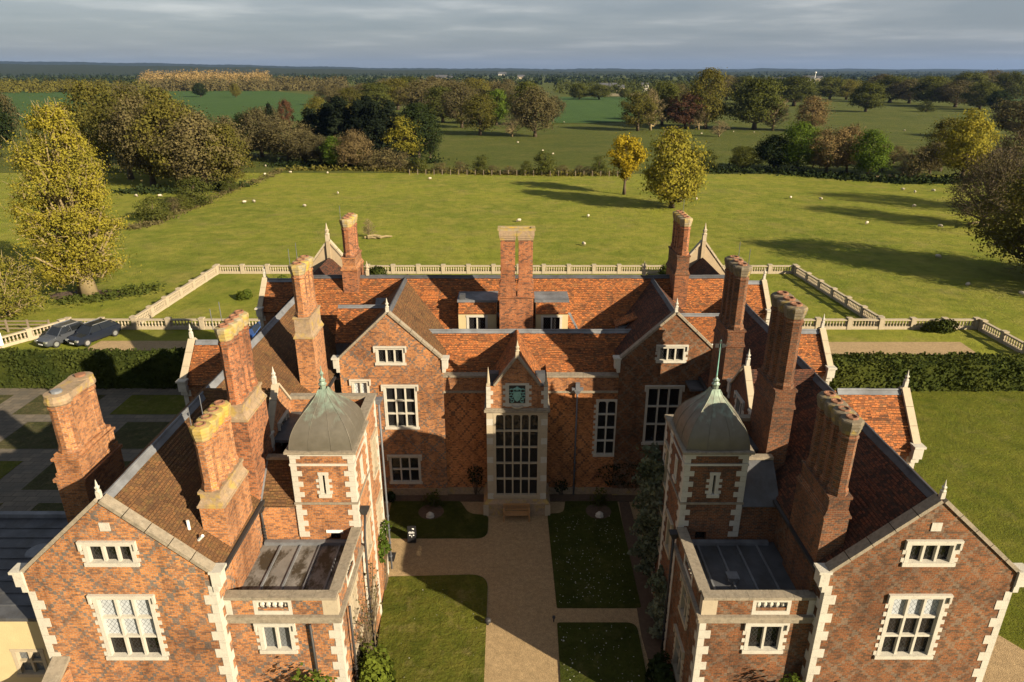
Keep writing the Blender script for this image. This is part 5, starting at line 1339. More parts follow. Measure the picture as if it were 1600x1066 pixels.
def wall_climber(name, fr, u0, u1, z0, z1, n, leaf, mat, label, seed, depth=0.35, bare=0, stem_mat='bark'):
    rng = np.random.default_rng(seed)
    base = fr.pt((u0 + u1) / 2, 0)
    T = thing(name, label, 'climber', (base[0], base[1], 0))
    u = rng.uniform(0, 1, n); z = rng.uniform(0, 1, n)
    edge = 0.5 + 0.5 * np.sin(np.pi * np.clip(z, 0.02, 0.98)) ** 0.5 * (0.8 + 0.2 * np.sin(z * 17 + seed))
    uu = (u0 + u1) / 2 + (u - 0.5) * (u1 - u0) * edge
    zz_ = z0 + (z1 - z0) * z; dd = rng.uniform(0.02, depth, n) * (0.6 + 0.4 * np.sin(uu * 5 + zz_ * 4))
    P = np.array([fr.pt(a, b, c) for a, b, c in zip(uu, zz_, dd)]) - np.array([base[0], base[1], 0])
    if n:
        me = mesh_from_quads('foliage', quads(P, leaf, rng, 0.5), mat); o = bpy.data.objects.new('foliage', me); COL.objects.link(o); o.parent = T
    mb = MB()
    for k in range(max(6, bare)):
        ua = (u0 + u1) / 2 + rng.normal() * 0.15 * (u1 - u0); ub = rng.uniform(u0, u1); zt = rng.uniform(z0 + 0.4 * (z1 - z0), z1)
        pts = []
        for q in range(6):
            t = q / 5; pts.append(Vector(fr.pt(ua + (ub - ua) * t ** 1.3 + 0.08 * math.sin(q * 2.1 + k), max(0.0, z0 * 0) + zt * t, 0.06 + 0.22 * rng.uniform() * t)) - Vector((base[0], base[1], 0)))
        mb.tube(pts, [0.035, 0.028, 0.022, 0.018, 0.013, 0.006], 4)
    mb.build('stems', M[stem_mat], T, uv=False)
    return T
wall_climber('evergreen_climber', Frame('y', XC + 6.62, -1), 26.0, 28.9, 1.2, 7.6, 4200, 0.17, LEAF['climber'], 'tall evergreen climber with pale leaves on the wall behind the right turret', 41, 1.0)
wall_climber('evergreen_climber', Frame('y', XC + 6.47, -1), 23.2, 25.2, 0.2, 3.4, 1400, 0.15, LEAF['climber'], 'smaller evergreen climber low on the right turret wall', 42, 0.6)
wall_climber('bare_climber', Frame('y', XC - 6.47, 1), 19.6, 24.6, 0.1, 4.6, 300, 0.10, LEAF['brown'], 'leafless brown climber on the side wall of the left turret', 43, 0.5, bare=70)
wall_climber('wall_plant', Frame('y', XC - 6.62, 1), 26.2, 28.2, 2.0, 3.6, 420, 0.14, LEAF['green'], 'fresh green plant clinging to the wall behind the left turret', 44, 0.4)
wall_climber('wall_plant', Frame('x', 35.15, -1), -2.7, -1.7, 0.9, 2.1, 260, 0.10, LEAF['dark'], 'dark climber on the hall wall left of the porch', 45, 0.4)
wall_climber('wall_plant', Frame('x', 35.15, -1), 5.0, 8.8, 0.8, 2.3, 700, 0.10, LEAF['dark'], 'dark climbing rose on the hall wall below the tall two-light window', 46, 0.45)
wall_climber('wall_plant', Frame('x', 35.15, -1), 2.5, 3.4, 0.4, 1.2, 160, 0.10, LEAF['dark'], 'small dark climber just right of the porch', 47, 0.4)
M['daisy'] = plain('daisy', (0.40, 0.39, 0.33), 0.9, var=0.3)
rngd = np.random.default_rng(5)
dz = []
for (x0, x1, y0, y1, n) in ((2.3, 6.0, 26.0, 33.0, 300), (2.2, 5.4, 15.5, 24.6, 240), (-5.2, -1.5, 16, 27.5, 40)):
    dz.append(np.stack([rngd.uniform(x0, x1, n), rngd.uniform(y0, y1, n), np.full(n, 0.075)], 1))
me = mesh_from_quads('daisies', quads(np.concatenate(dz), 0.055, rngd, 0.5, flat=0.8), M['daisy'])
o = bpy.data.objects.new('daisies', me); COL.objects.link(o); tag(o, 'white daisies scattered over the shaded courtyard lawns', 'flowers', kind='stuff')

# ================================================================== courtyard furniture
T = thing('garden_bench', 'slatted oak bench in front of the porch window', 'bench', (0.26, 32.75, 0.012))
for sx in (-0.72, 0.72):
    MB().box((sx - 0.035, -0.26, 0), (sx + 0.035, -0.19, 0.62)).build('leg', M['oak'], T)
    MB().box((sx - 0.035, 0.16, 0), (sx + 0.035, 0.23, 0.92)).build('leg', M['oak'], T)
    MB().box((sx - 0.045, -0.28, 0.62), (sx + 0.045, 0.2, 0.66)).build('armrest', M['oak'], T)
for k in range(5): MB().box((-0.70, -0.25 + 0.09 * k, 0.42), (0.70, -0.18 + 0.09 * k, 0.45)).build('seat_slat', M['oak'], T)
MB().box((-0.70, 0.165, 0.84), (0.70, 0.225, 0.93)).build('top_rail', M['oak'], T)
MB().box((-0.70, 0.17, 0.50), (0.70, 0.22, 0.56)).build('back_rail', M['oak'], T)
for k in range(14): MB().box((-0.65 + 0.1 * k - 0.025, 0.18, 0.56), (-0.65 + 0.1 * k + 0.025, 0.21, 0.84)).build('back_slat', M['oak'], T)

T = thing('sandwich_board', 'black sandwich board with white lettering on the edge of the left lawn', 'sign', (-5.47, 30.85, 0.03), R(2))
for sg in (-1, 1):
    MB().slab([(-0.23, sg * 0.24, 0), (0.23, sg * 0.24, 0), (0.23, sg * 0.03, 0.92), (-0.23, sg * 0.03, 0.92)], 0.03).build('board', M['black_board'], T)
def on_board(u, v): return (u, -0.24 - 0.012 + 0.21 * v / 0.92, v)
# faint white printing, too small in the picture to read: a leaf mark, a broken line of strokes, three dots of ornament
def mark(poly):
    MB().face([on_board(u, v) for u, v in poly]).build('printed_mark', M['white_print'], T)
mark([(0.0, 0.79), (0.06, 0.83), (0.14, 0.79), (0.10, 0.73), (0.05, 0.77)])
for k in range(7):
    u = -0.16 + 0.045 * k; h = 0.09 + 0.03 * ((k * 5) % 3) / 2
    mark([(u, 0.53), (u + 0.028, 0.53), (u + 0.028 - 0.008 * (k % 2), 0.53 + h), (u, 0.53 + h)])
for u in (-0.1, 0.1):
    mark([(u + 0.045 * math.cos(t), 0.43 + 0.035 * math.sin(t)) for t in np.linspace(0, 5.5, 8)])
mark([(-0.03, 0.36), (0.0, 0.30), (0.03, 0.36), (0.008, 0.36), (0.008, 0.44), (-0.008, 0.44), (-0.008, 0.36)])

tag(MB().box((-6.95, 29.1, 0.014), (-6.2, 29.8, 0.045)).build('door_mat', M['rubber'], None), 'black rubber mat on the gravel by the left turret', 'mat')
T = thing('ground_light', 'small black floodlight at the lawn edge beside the gravel drive', 'lamp', (-1.12, 24.7, 0.02))
MB().lathe([(0.05, 0), (0.05, 0.14)], (0, 0, 0), 8).build('stem', M['iron'], T)
MB().lathe([(0.10, 0.12), (0.15, 0.18), (0.15, 0.30), (0.10, 0.36), (0.03, 0.38)], (0, 0, 0), 12).build('lamp_head', M['iron'], T)
T = thing('ground_light', 'small dark spike light at the edge of the right lawn', 'lamp', (1.95, 24.9, 0.02))
MB().lathe([(0.03, 0), (0.03, 0.2)], (0, 0, 0), 8).build('stem', M['iron'], T)
MB().lathe([(0.05, 0.18), (0.07, 0.22), (0.07, 0.30), (0.02, 0.32)], (0, 0, 0), 10).build('lamp_head', M['iron'], T)
for (x, y, lab) in ((-4.72, 32.9, 'pale stone set on the soil circle of the left courtyard lawn'), (5.05, 32.95, 'pale stone set on the soil circle of the right courtyard lawn')):
    sheet('soil_circle', [(x + 0.75 * math.cos(t), y + 0.5 + 0.75 * math.sin(t)) for t in np.linspace(0, 6.1, 16)], 0.075, M['soil'], 0.01)
    m = MB().lathe([(0.24, 0), (0.20, 0.10), (0.21, 0.18), (0.10, 0.30), (0.03, 0.34)], (0, 0, 0), 7, 0.3, 1.1, 0.8)
    tag(m.build('boulder', M['stone_pale'], None, loc=(x, y, 0.06)), lab, 'stone')

# ================================================================== parked cars
M['paint_grey'] = plain('car_paint_grey', (0.11, 0.12, 0.14), 0.22, 0.5, 0.5, 0.04)
M['paint_navy'] = plain('car_paint_navy', (0.020, 0.026, 0.042), 0.18, 0.3, 0.5, 0.04)
M['paint_blue'] = plain('car_paint_blue', (0.03, 0.09, 0.30), 0.2, 0.2, 0.5, 0.04)
M['car_glass'] = plain('car_glass', (0.012, 0.014, 0.016), 0.06, 0.0, 0.6, 0.02)
M['chrome'] = plain('lamp_glass', (0.6, 0.62, 0.64), 0.12, 0.7, 0.5, 0.05)
M['number_plate'] = plain('number_plate', (0.75, 0.75, 0.72), 0.5, var=0.03)
def car(loc, rz, paint, label, L=4.6, W=1.86, Hc=1.66, hood=0.98):
    """nose towards -Y in local space"""
    T = thing('parked_car', label, 'car', loc, rz, 'cars parked by the hedge')
    # body sections: (y, half width, z bottom, z shoulder)
    S = [(-L/2, 0.62, 0.42, 0.66), (-L/2 + 0.12, 0.80, 0.30, 0.80), (-L/2 + 0.5, W/2 - 0.02, 0.26, hood - 0.06), (-L/2 + 1.1, W/2, 0.25, hood), (-0.6, W/2, 0.24, hood + 0.05), (0.6, W/2, 0.24, hood + 0.07), (L/2 - 0.7, W/2 - 0.01, 0.25, hood + 0.09), (L/2 - 0.15, W/2 - 0.08, 0.32, hood + 0.06), (L/2, W/2 - 0.2, 0.42, hood - 0.08)]
    mb = MB(); N = 10
    for (y, hw, zb, zs) in S:
        ring = [(-hw * 0.90, zb), (-hw * 0.99, zb + 0.12), (-hw, (zb + zs) / 2), (-hw * 0.97, zs - 0.05), (-hw * 0.86, zs), (hw * 0.86, zs), (hw * 0.97, zs - 0.05), (hw, (zb + zs) / 2), (hw * 0.99, zb + 0.12), (hw * 0.90, zb)]
        mb.v += [(x, y, z) for x, z in ring]
    for j in range(len(S) - 1):
        for k in range(N):
            k2 = (k + 1) % N; mb.f.append((j*N + k, j*N + k2, (j+1)*N + k2, (j+1)*N + k))
    mb.f.append(tuple(range(N))); mb.f.append(tuple(range((len(S)-1)*N, len(S)*N))[::-1])
    mb.build('body', M[paint], T, smooth=False)
    # cabin
    zb = hood - 0.02; ca = [(-L/2 + 1.15, 0.76, zb), (-0.45, 0.62, Hc - 0.06), (0.2, 0.63, Hc), (L/2 - 1.0, 0.62, Hc - 0.04), (L/2 - 0.35, 0.72, zb + 0.08)]
    g = MB()
    for (y, hw, z) in ca:
        g.v += [(-hw, y, z), (hw, y, z)]
    hb = W/2 - 0.10
    base_ = [(-hb, ca[0][0], zb), (hb, ca[0][0], zb), (-hb, -0.45, zb), (hb, -0.45, zb), (-hb, 0.2, zb), (hb, 0.2, zb), (-hb, L/2 - 1.0, zb), (hb, L/2 - 1.0, zb), (-hb, ca[4][0], zb), (hb, ca[4][0], zb)]
    i = len(g.v); g.v += base_
    for k in range(4):
        if k in (0, 3): g.f.append((2*k, 2*k+1, 2*k+3, 2*k+2))
        for sg in (0, 1): g.f.append((2*k+sg, 2*k+2+sg, i+2*k+2+sg, i+2*k+sg))
    g.build('windows', M['car_glass'], T)
    r = MB().slab([(-0.66, -0.5, Hc - 0.05), (0.66, -0.5, Hc - 0.05), (0.67, 0.2, Hc + 0.015), (-0.67, 0.2, Hc + 0.015)], 0.05)
    r.slab([(-0.67, 0.2, Hc + 0.015), (0.67, 0.2, Hc + 0.015), (0.66, L/2 - 0.95, Hc - 0.02), (-0.66, L/2 - 0.95, Hc - 0.02)], 0.05); r.build('roof', M[paint], T)
    for sg in (-1, 1):
        for (ya, za, yb, zb_, wd) in ((-L/2 + 1.15, hood, -0.5, Hc - 0.05, 0.07), (0.25, hood + 0.05, 0.2, Hc, 0.08), (L/2 - 0.3, hood + 0.05, L/2 - 0.95, Hc - 0.03, 0.14)):
            MB().beam((sg * (hb - 0.01), ya, za), (sg * 0.65, yb, zb_), wd, 0.06, (0, 1, 0)).build('pillar', M[paint], T)
        MB().box((sg * (W/2 - 0.02), -0.95, hood + 0.02), (sg * (W/2 + 0.14), -0.83, hood + 0.16)).build('wing_mirror', M[paint], T)
        MB().box((sg * 0.46, -L/2 - 0.005, 0.62), (sg * 0.80, -L/2 + 0.22, 0.80)).build('headlight', M['chrome'], T)
        MB().beam((sg * 0.62, -0.4, Hc), (sg * 0.62, L/2 - 1.1, Hc), 0.04, 0.05).build('roof_rail', M['chrome'], T)
        for yy in (-L/2 + 0.88, L/2 - 0.85):
            wl_ = MB(); n = 18; i0 = 0
            for (x, r_) in ((W/2 - 0.20, 0.33), (W/2 - 0.02, 0.35), (W/2 + 0.01, 0.33), (W/2 + 0.01, 0.22)):
                wl_.v += [(sg * x, yy + r_ * math.cos(2*math.pi*k/n), 0.35 + r_ * math.sin(2*math.pi*k/n)) for k in range(n)]
            for j in range(3):
                for k in range(n): wl_.f.append((j*n + k, j*n + (k+1) % n, (j+1)*n + (k+1) % n, (j+1)*n + k))
            wh = wl_.build('wheel', M['rubber'], T)
            MB().tube([(sg * (W/2 - 0.1), yy, 0.35), (sg * (W/2 + 0.0), yy, 0.35)], 0.22, 14).build('rim', M['chrome'], wh)
    MB().box((-0.44, -L/2 - 0.012, 0.60), (0.44, -L/2 + 0.1, 0.74)).build('grille', M['black_board'], T)
    MB().box((-0.27, -L/2 - 0.03, 0.42), (0.27, -L/2 + 0.1, 0.53)).build('number_plate', M['number_plate'], T)
    return T
car((-42.6, 60.6, 0.01), R(-24), 'paint_grey', 'grey estate car, left of the two parked behind the hedge')
car((-39.9, 60.9, 0.01), R(-24), 'paint_navy', 'dark navy car, right of the two parked behind the hedge', 4.6, 1.9, 1.68, 1.02)
car((-23.6, 61.2, 0.01), R(-60), 'paint_blue', 'blue car half hidden behind the second chimney of the left wing')

T = thing('notice_board', 'blank white notice board on posts above the hedge at the left edge', 'sign', (-46.6, 56.9, 0.0), R(38))
for sx in (-0.5, 0.5): MB().box((sx - 0.04, 0.03, 0), (sx + 0.04, 0.11, 1.9)).build('post', M['fence_wood'], T)
MB().box((-0.75, -0.02, 0.9), (0.75, 0.02, 2.1)).build('panel', M['white_paint'], T)

T = thing('wooden_fence', 'brown post and rail fence at the left edge behind the balustrade', 'fence', (-56, 63, 0))
for k in range(6): MB().box((2.1 * k - 0.07, -0.07, -0.1), (2.1 * k + 0.07, 0.07, 1.3)).build('post', M['fence_wood'], T)
for k in range(5):
    for z in (0.35, 0.75, 1.1): MB().box((2.1 * k + 0.07, -0.03, z), (2.1 * k + 2.03, 0.03, z + 0.11)).build('rail', M['fence_wood'], T)

# ================================================================== trees of the park
# unique trees near the house
big = tree_meshes('lime', 101, 21.2, 11.8, 'tall', LEAF['gold'], 420, 120, 0.17, 0.07, 0.048, 0.034, 'bark_pale', 110, 1500, 0.30, lean=0.0)
put_tree(big, 'lime_tree', (-48.9, 75.3), 'tall golden spring lime tree standing alone at the left')
gs = tree_meshes('thicket', 102, 6.4, 8.5, 'dome', LEAF['gold'], 110, 60, 0.17, 0.04, 0.06, 0.022, 'bark_pale', 40, 700, 0.3)
put_tree(gs, 'hawthorn_tree', (-52.5, 67.5), 'low twiggy golden tree at the left edge behind the wooden fence')
lo_ = tree_meshes('oak_right', 103, 15.0, 17.0, 'dome', LEAF['olive'], 230, 110, 0.26, 0.14, 0.055, 0.036, 'bark', 60, 900, 0.35)
put_tree(lo_, 'oak_tree', (65.5, 81.0), 'broad olive-green oak cut by the right edge of the picture')
br_ = tree_meshes('bare_oak', 104, 13.0, 15.5, 'dome', LEAF['brown'], 200, 60, 0.20, 0.12, 0.055, 0.034, 'bark', 80, 2600, 0.3)
put_tree(br_, 'oak_tree', (77.5, 112.0), 'bare brown oak with a pale fallen limb near the right edge', scale=(0.85, 0.85, 0.92))
put_tree(br_, 'oak_tree', (92.0, 124.0), 'brown twiggy oak behind the bare one at the right edge', scale=(1.0, 1.0, 1.1), rz=2.0)
put_tree(lo_, 'oak_tree', (79.0, 69.0), 'oak just beyond the right edge whose long shadow crosses the grass', rz=1.2, scale=(1.1, 1.1, 1.15))
ye = tree_meshes('maple', 105, 12.0, 8.0, 'umbrella', LEAF['yellow'], 90, 60, 0.34, 0.30, 0.07, 0.022, 'bark', 30, 300, 0.3)
put_tree(ye, 'maple_tree', (*ground_point(975, 304),), 'bright yellow young tree with a dark stem, left of the golden oak in mid park')
go = tree_meshes('golden_oak', 106, 14.3, 13.0, 'tall', LEAF['gold'], 170, 70, 0.34, 0.10, 0.06, 0.030, 'bark', 50, 900, 0.35)
put_tree(go, 'oak_tree', (*ground_point(1049, 325),), 'large golden-brown oak standing in mid park right of the central chimney')
rngs = random.Random(9)

ORD = ['first', 'second', 'third', 'fourth', 'fifth', 'sixth', 'seventh', 'eighth', 'ninth', 'tenth', 'eleventh', 'twelfth', 'thirteenth', 'fourteenth', 'fifteenth', 'sixteenth', 'seventeenth', 'eighteenth', 'nineteenth', 'twentieth']
PROTO = {}
def proto(kind):
    if kind in PROTO: return PROTO[kind]
    def mk(sd, prof, lf, **k): return tree_meshes(kind, sd, 15.0, 12.0, prof, LEAF[lf], **k)
    spec = {
        'gold': ('tall', 'gold', dict(nclus=130, per=80, leaf=0.36, rc=0.07)),
        'olive': ('round', 'olive', dict(nclus=130, per=75, leaf=0.34, rc=0.075, twig=250)),
        'brown': ('round', 'brown', dict(nclus=140, per=75, leaf=0.32, rc=0.075, twig=400)),
        'tan': ('round', 'tan', dict(nclus=130, per=75, leaf=0.32, rc=0.075, twig=300)),
        'green': ('round', 'green', dict(nclus=110, per=85, leaf=0.38, rc=0.08)),
        'dark': ('round', 'dark', dict(nclus=120, per=85, leaf=0.38, rc=0.08)),
        'oak': ('dome', 'oak', dict(nclus=130, per=80, leaf=0.38, rc=0.075)),
        'red': ('round', 'red', dict(nclus=100, per=50, leaf=0.46, rc=0.075, twig=300)),
        'fir': ('cone', 'fir', dict(nclus=170, per=70, leaf=0.42, rc=0.05, base=0.03, hollow=0.35)),
        'bush': ('dome', 'oak', dict(nclus=60, per=60, leaf=0.55, rc=0.11, base=0.02)),
        'scrub': ('dome', 'brown', dict(nclus=60, per=36, leaf=0.5, rc=0.11, base=0.02, twig=700)),
        'bare': ('dome', 'brown', dict(nclus=90, per=8, leaf=0.35, rc=0.06, twig=2200, bark='bark_pale', nbranch=60)),
    }[kind]
    PROTO[kind] = [mk(1000 + 17 * i + sum(map(ord, kind)), spec[0], spec[1], **spec[2]) for i in range(2)]
    return PROTO[kind]
WORD = {'gold': 'golden', 'olive': 'olive', 'brown': 'brown leafless', 'tan': 'pale tan', 'green': 'fresh green', 'dark': 'dark green', 'oak': 'dull green', 'red': 'copper red', 'fir': 'blackish fir', 'bush': 'green bushy', 'scrub': 'brown scrubby', 'bare': 'bare twiggy'}
def tree_row(where, group, items):
    """items: (picture x of the trunk, picture y of the foot, picture y of the top, width in the picture, kind)"""
    items = sorted(items); seen = {}
    tot = {}
    for it in items: tot[it[4]] = tot.get(it[4], 0) + 1
    for (x, yb, yt, wpx, kind) in items:
        X_, Y_ = ground_point(x, yb)
        zc = Y_ * math.cos(PITCH) + CAM_H * math.sin(PITCH)
        vt = (yt - 533) / FPX
        ht = CAM_H - Y_ * math.tan(PITCH + math.atan(vt))
        wd = wpx * zc / FPX
        k = seen.get(kind, 0); seen[kind] = k + 1
        o_ = '' if tot[kind] == 1 else ('%s of the ' % ORD[k].capitalize() if k < len(ORD) else '')
        if tot[kind] == 1: lab = '%s tree %s' % (WORD[kind].capitalize(), where)
        else: lab = '%s %s tree from the left %s' % (ORD[k].capitalize(), WORD[kind], where)
        me = proto(kind)[rngs.randrange(2)]
        nm = {'fir': 'fir_tree', 'bush': 'bush', 'scrub': 'bush'}.get(kind, 'tree')
        put_tree(me, nm, (X_, Y_), lab, {'bush': 'bush', 'scrub': 'bush'}.get(kind, 'tree'), (wd / 12 * 1.02, wd / 12 * 1.02, ht / 15 * 1.0), rngs.uniform(0, 6.28), group)

tree_row('in the grove behind the lime', 'grove at the left', [
    (168, 262, 128, 95, 'olive'), (205, 280, 142, 95, 'olive'), (240, 290, 148, 100, 'brown'), (280, 293, 160, 105, 'olive'), (322, 297, 176, 110, 'brown'),
    (358, 296, 196, 75, 'olive'), (215, 250, 134, 90, 'brown'), (262, 255, 140, 95, 'olive'), (300, 262, 168, 90, 'brown'), (388, 246, 178, 45, 'dark'), (352, 262, 182, 85, 'brown')])
tree_row('on the rough bank at left', 'bushes along the bank', [
    (242, 344, 308, 48, 'bush'), (306, 320, 276, 52, 'bush'), (287, 328, 303, 28, 'bush'), (272, 332, 308, 20, 'scrub'), (358, 300, 276, 24, 'bush')])
tree_row('in the fir copse', 'copse with firs', [
    (410, 246, 168, 70, 'brown'), (452, 252, 188, 85, 'brown'), (428, 235, 160, 30, 'fir'), (478, 256, 205, 60, 'brown'), (503, 258, 212, 55, 'brown'), (525, 263, 214, 40, 'green'), (556, 264, 204, 58, 'tan'),
    (492, 238, 168, 70, 'fir'), (515, 242, 160, 72, 'fir'), (540, 246, 152, 75, 'fir'), (565, 248, 154, 75, 'fir'), (590, 250, 156, 75, 'fir'), (612, 250, 158, 70, 'fir'), (578, 236, 148, 70, 'fir'), (530, 234, 150, 70, 'fir'), (645, 240, 160, 60, 'fir'), (655, 250, 162, 58, 'dark'), (672, 247, 180, 40, 'dark'),
    (634, 251, 180, 62, 'gold'), (602, 266, 232, 45, 'scrub'), (626, 267, 238, 40, 'scrub'), (580, 266, 240, 36, 'scrub'), (498, 205, 152, 42, 'olive'), (449, 205, 154, 24, 'red'), (420, 215, 166, 50, 'brown'), (535, 215, 158, 46, 'olive'), (548, 262, 222, 40, 'olive')])
tree_row('in the wood beyond the firs', 'wood beyond the firs', [
    (548, 178, 138, 52, 'olive'), (585, 176, 128, 60, 'oak'), (622, 172, 124, 60, 'olive'), (660, 182, 126, 66, 'brown'), (692, 192, 134, 60, 'oak'), (722, 200, 130, 60, 'brown'), (750, 212, 146, 60, 'olive'),
    (776, 196, 140, 40, 'green'), (800, 214, 170, 34, 'bare'), (836, 214, 136, 66, 'brown'), (822, 196, 126, 52, 'oak'), (864, 190, 150, 34, 'brown'), (706, 180, 126, 56, 'brown'), (640, 160, 120, 60, 'oak'), (680, 160, 120, 60, 'brown'), (745, 165, 122, 60, 'olive'), (790, 165, 124, 55, 'brown'),
    (565, 160, 130, 50, 'brown'), (602, 160, 128, 50, 'olive'), (520, 165, 132, 45, 'brown')])
tree_row('in the clump by the crop field', 'clump right of the crop field', [
    (996, 205, 144, 56, 'olive'), (1016, 204, 140, 42, 'bare'), (1034, 196, 128, 56, 'oak'), (1070, 202, 144, 58, 'red'), (1102, 202, 108, 62, 'olive'), (1091, 203, 162, 34, 'bare'), (1123, 214, 188, 30, 'bare'), (1055, 190, 132, 50, 'brown'), (905, 156, 130, 32, 'oak'), (936, 156, 132, 38, 'oak'), (976, 154, 138, 18, 'oak')])
tree_row('among the right-hand parkland trees', 'parkland oaks at the right', [
    (1178, 203, 119, 84, 'oak'), (1207, 204, 152, 46, 'bare'), (1160, 162, 118, 44, 'oak'), (1135, 156, 118, 40, 'brown'), (1240, 166, 118, 66, 'oak'), (1212, 158, 122, 46, 'dark'), (1296, 156, 120, 46, 'oak'), (1322, 156, 124, 42, 'olive'), (1352, 175, 128, 50, 'oak'),
    (1266, 206, 150, 48, 'tan'), (1390, 160, 118, 60, 'oak'), (1420, 162, 124, 54, 'brown'), (1452, 166, 118, 62, 'oak'), (1492, 168, 126, 60, 'brown'), (1530, 172, 128, 54, 'oak'), (1555, 176, 142, 34, 'dark'), (1446, 175, 158, 24, 'bush'), (1594, 218, 148, 84, 'brown'), (1575, 160, 112, 60, 'oak'), (1374, 152, 116, 50, 'brown'), (1508, 155, 112, 60, 'oak'), (1545, 150, 110, 60, 'brown')])
tree_row('in the stream belt', 'belt along the stream', [
    (1160, 265, 228, 44, 'oak'), (1106, 264, 234, 28, 'bush'), (1208, 266, 212, 60, 'dark'), (1244, 268, 192, 62, 'green'), (1290, 272, 198, 66, 'tan'), (1322, 270, 194, 50, 'tan'), (1354, 278, 204, 56, 'green'), (1396, 256, 228, 34, 'brown'), (1424, 280, 232, 42, 'scrub'),
    (1452, 272, 222, 52, 'brown'), (1502, 282, 172, 76, 'gold'), (1468, 268, 186, 60, 'olive'), (1378, 268, 226, 36, 'scrub'), (1270, 262, 236, 30, 'brown'), (1536, 262, 228, 50, 'scrub'), (1580, 258, 236, 60, 'scrub'), (1410, 272, 240, 30, 'bare')])
tree_row('in the thin stream-side hedge', 'stream-side bushes', [
    (655, 269, 246, 28, 'bush'), (688, 270, 254, 26, 'scrub'), (720, 270, 252, 26, 'scrub'), (752, 271, 242, 26, 'bush'), (796, 273, 260, 22, 'scrub'), (822, 273, 252, 22, 'bush'), (850, 273, 236, 34, 'bush'), (878, 273, 258, 24, 'scrub'), (936, 273, 244, 22, 'bush'), (918, 273, 260, 20, 'scrub'), (770, 272, 258, 20, 'scrub'), (905, 272, 258, 18, 'scrub')])
tree_row('alone in the left crop field', 'field oaks', [(314, 152, 130, 22, 'dark'), (369, 153, 131, 16, 'olive')])
tree_row('at the far left edge', 'far left trees', [(0, 232, 128, 60, 'brown'), (-22, 250, 140, 90, 'dark')])

# rough bank running down to the stream, ground scrub: one uncountable mass each
rg = np.random.default_rng(77)
def rough_strip(name, px, n, size, mat, label, w=2.0, hgt=0.8):
    P = [ground_point(*p) for p in px]; out = []
    for a, b in zip(P[:-1], P[1:]):
        t = rg.uniform(0, 1, n); c = np.stack([a[0] + (b[0] - a[0]) * t, a[1] + (b[1] - a[1]) * t, np.zeros(n)], 1)
        c[:, :2] += rg.normal(size=(n, 2)) * w * 0.4; c[:, 2] = np.abs(rg.normal(size=n)) * hgt * 0.45 * (0.5 + 0.5 * np.sin(t * 23 + a[0])); out.append(c)
    me = mesh_from_quads(name, quads(np.concatenate(out), size, rg, 0.6), mat); o = bpy.data.objects.new(name, me); COL.objects.link(o)
    tag(o, label, 'undergrowth', kind='stuff')
rough_strip('undergrowth', [(200, 358), (240, 350), (300, 325), (360, 298), (410, 280), (440, 266)], 500, 0.3, LEAF['brown'], 'broken rough bank of pale scrub left of mid park', 2.2, 0.9)
rough_strip('undergrowth', [(440, 266), (560, 266), (650, 269), (760, 272), (880, 274), (960, 273)], 900, 0.5, LEAF['olive'], 'low olive undergrowth along the stream in mid picture', 3.0, 1.5)
rough_strip('undergrowth', [(1090, 268), (1200, 269), (1300, 277), (1400, 284), (1480, 284), (1600, 268)], 1400, 0.55, LEAF['dark'], 'dark undergrowth along the stream at the right', 5.0, 1.6)
rough_strip('undergrowth', [(190, 300), (300, 300), (380, 290)], 900, 0.55, LEAF['dark'], 'dark undergrowth at the foot of the left grove', 4.0, 1.2)
rough_strip('undergrowth', [(430, 258), (520, 262), (600, 262), (680, 252)], 1200, 0.6, LEAF['dark'], 'dark undergrowth inside the copse with firs', 5.0, 2.0)
rough_strip('undergrowth', [(100, 470), (140, 468), (200, 458), (230, 452)], 500, 0.3, LEAF['hedge'], 'dark green bulb leaves round the foot of the golden lime', 2.5, 0.5)
sheet('bare_earth', [(-48.9 + 4.2 * math.cos(t), 75.0 + 2.0 * math.sin(t)) for t in np.linspace(0, 6.0, 18)], 0.015, M['soil'])

# post fence along the stream
a, b = ground_point(640, 273), ground_point(965, 276)
T = thing('post_fence', 'thin wire fence of small posts along the stream in mid picture', 'fence', (a[0], a[1], 0), math.atan2(b[1] - a[1], b[0] - a[0]))
Lf = math.hypot(b[0] - a[0], b[1] - a[1])
for k in range(26): MB().box((Lf * k / 25 - 0.07, -0.07, -0.1), (Lf * k / 25 + 0.07, 0.07, 1.3)).build('post', M['fence_wood'], T)
for z in (0.5, 0.9, 1.2): MB().tube([(0, 0, z), (Lf, 0, z)], 0.012, 4).build('wire', M['iron'], T)

def log_pile(name, c, n, length, label, seed, rad=0.22):
    r_ = random.Random(seed); T = thing(name, label, 'logs', (c[0], c[1], 0))
    for k in range(n):
        x, y, an = r_.uniform(-1, 1) * length * 0.4, r_.uniform(-0.5, 0.5), r_.uniform(-0.7, 0.7)
        l = length * r_.uniform(0.3, 0.6); z = rad * r_.uniform(0.8, 2.2)
        MB().tube([(x - l / 2 * math.cos(an), y - l / 2 * math.sin(an), z), (x, y, z + 0.1), (x + l / 2 * math.cos(an), y + l / 2 * math.sin(an), z * 0.9)], [rad, rad * 0.85, rad * 0.5], 6).build('log', M['bark_pale'], T)
log_pile('fallen_branches', ground_point(590, 373), 6, 3.6, 'cut logs lying in the grass behind the rear left chimney', 4, 0.2)
log_pile('fallen_branches', ground_point(1395, 277), 8, 11, 'pale fallen branches among the trees by the stream at the right', 5, 0.22)
log_pile('fallen_branches', ground_point(1540, 352), 7, 8, 'pale broken branches under the bare oak near the right edge', 6, 0.2)
put_tree(proto('bare')[0], 'sapling', ground_point(577, 371), 'thin bare sapling beside the cut logs in the grass', 'tree', (0.2, 0.2, 0.19))

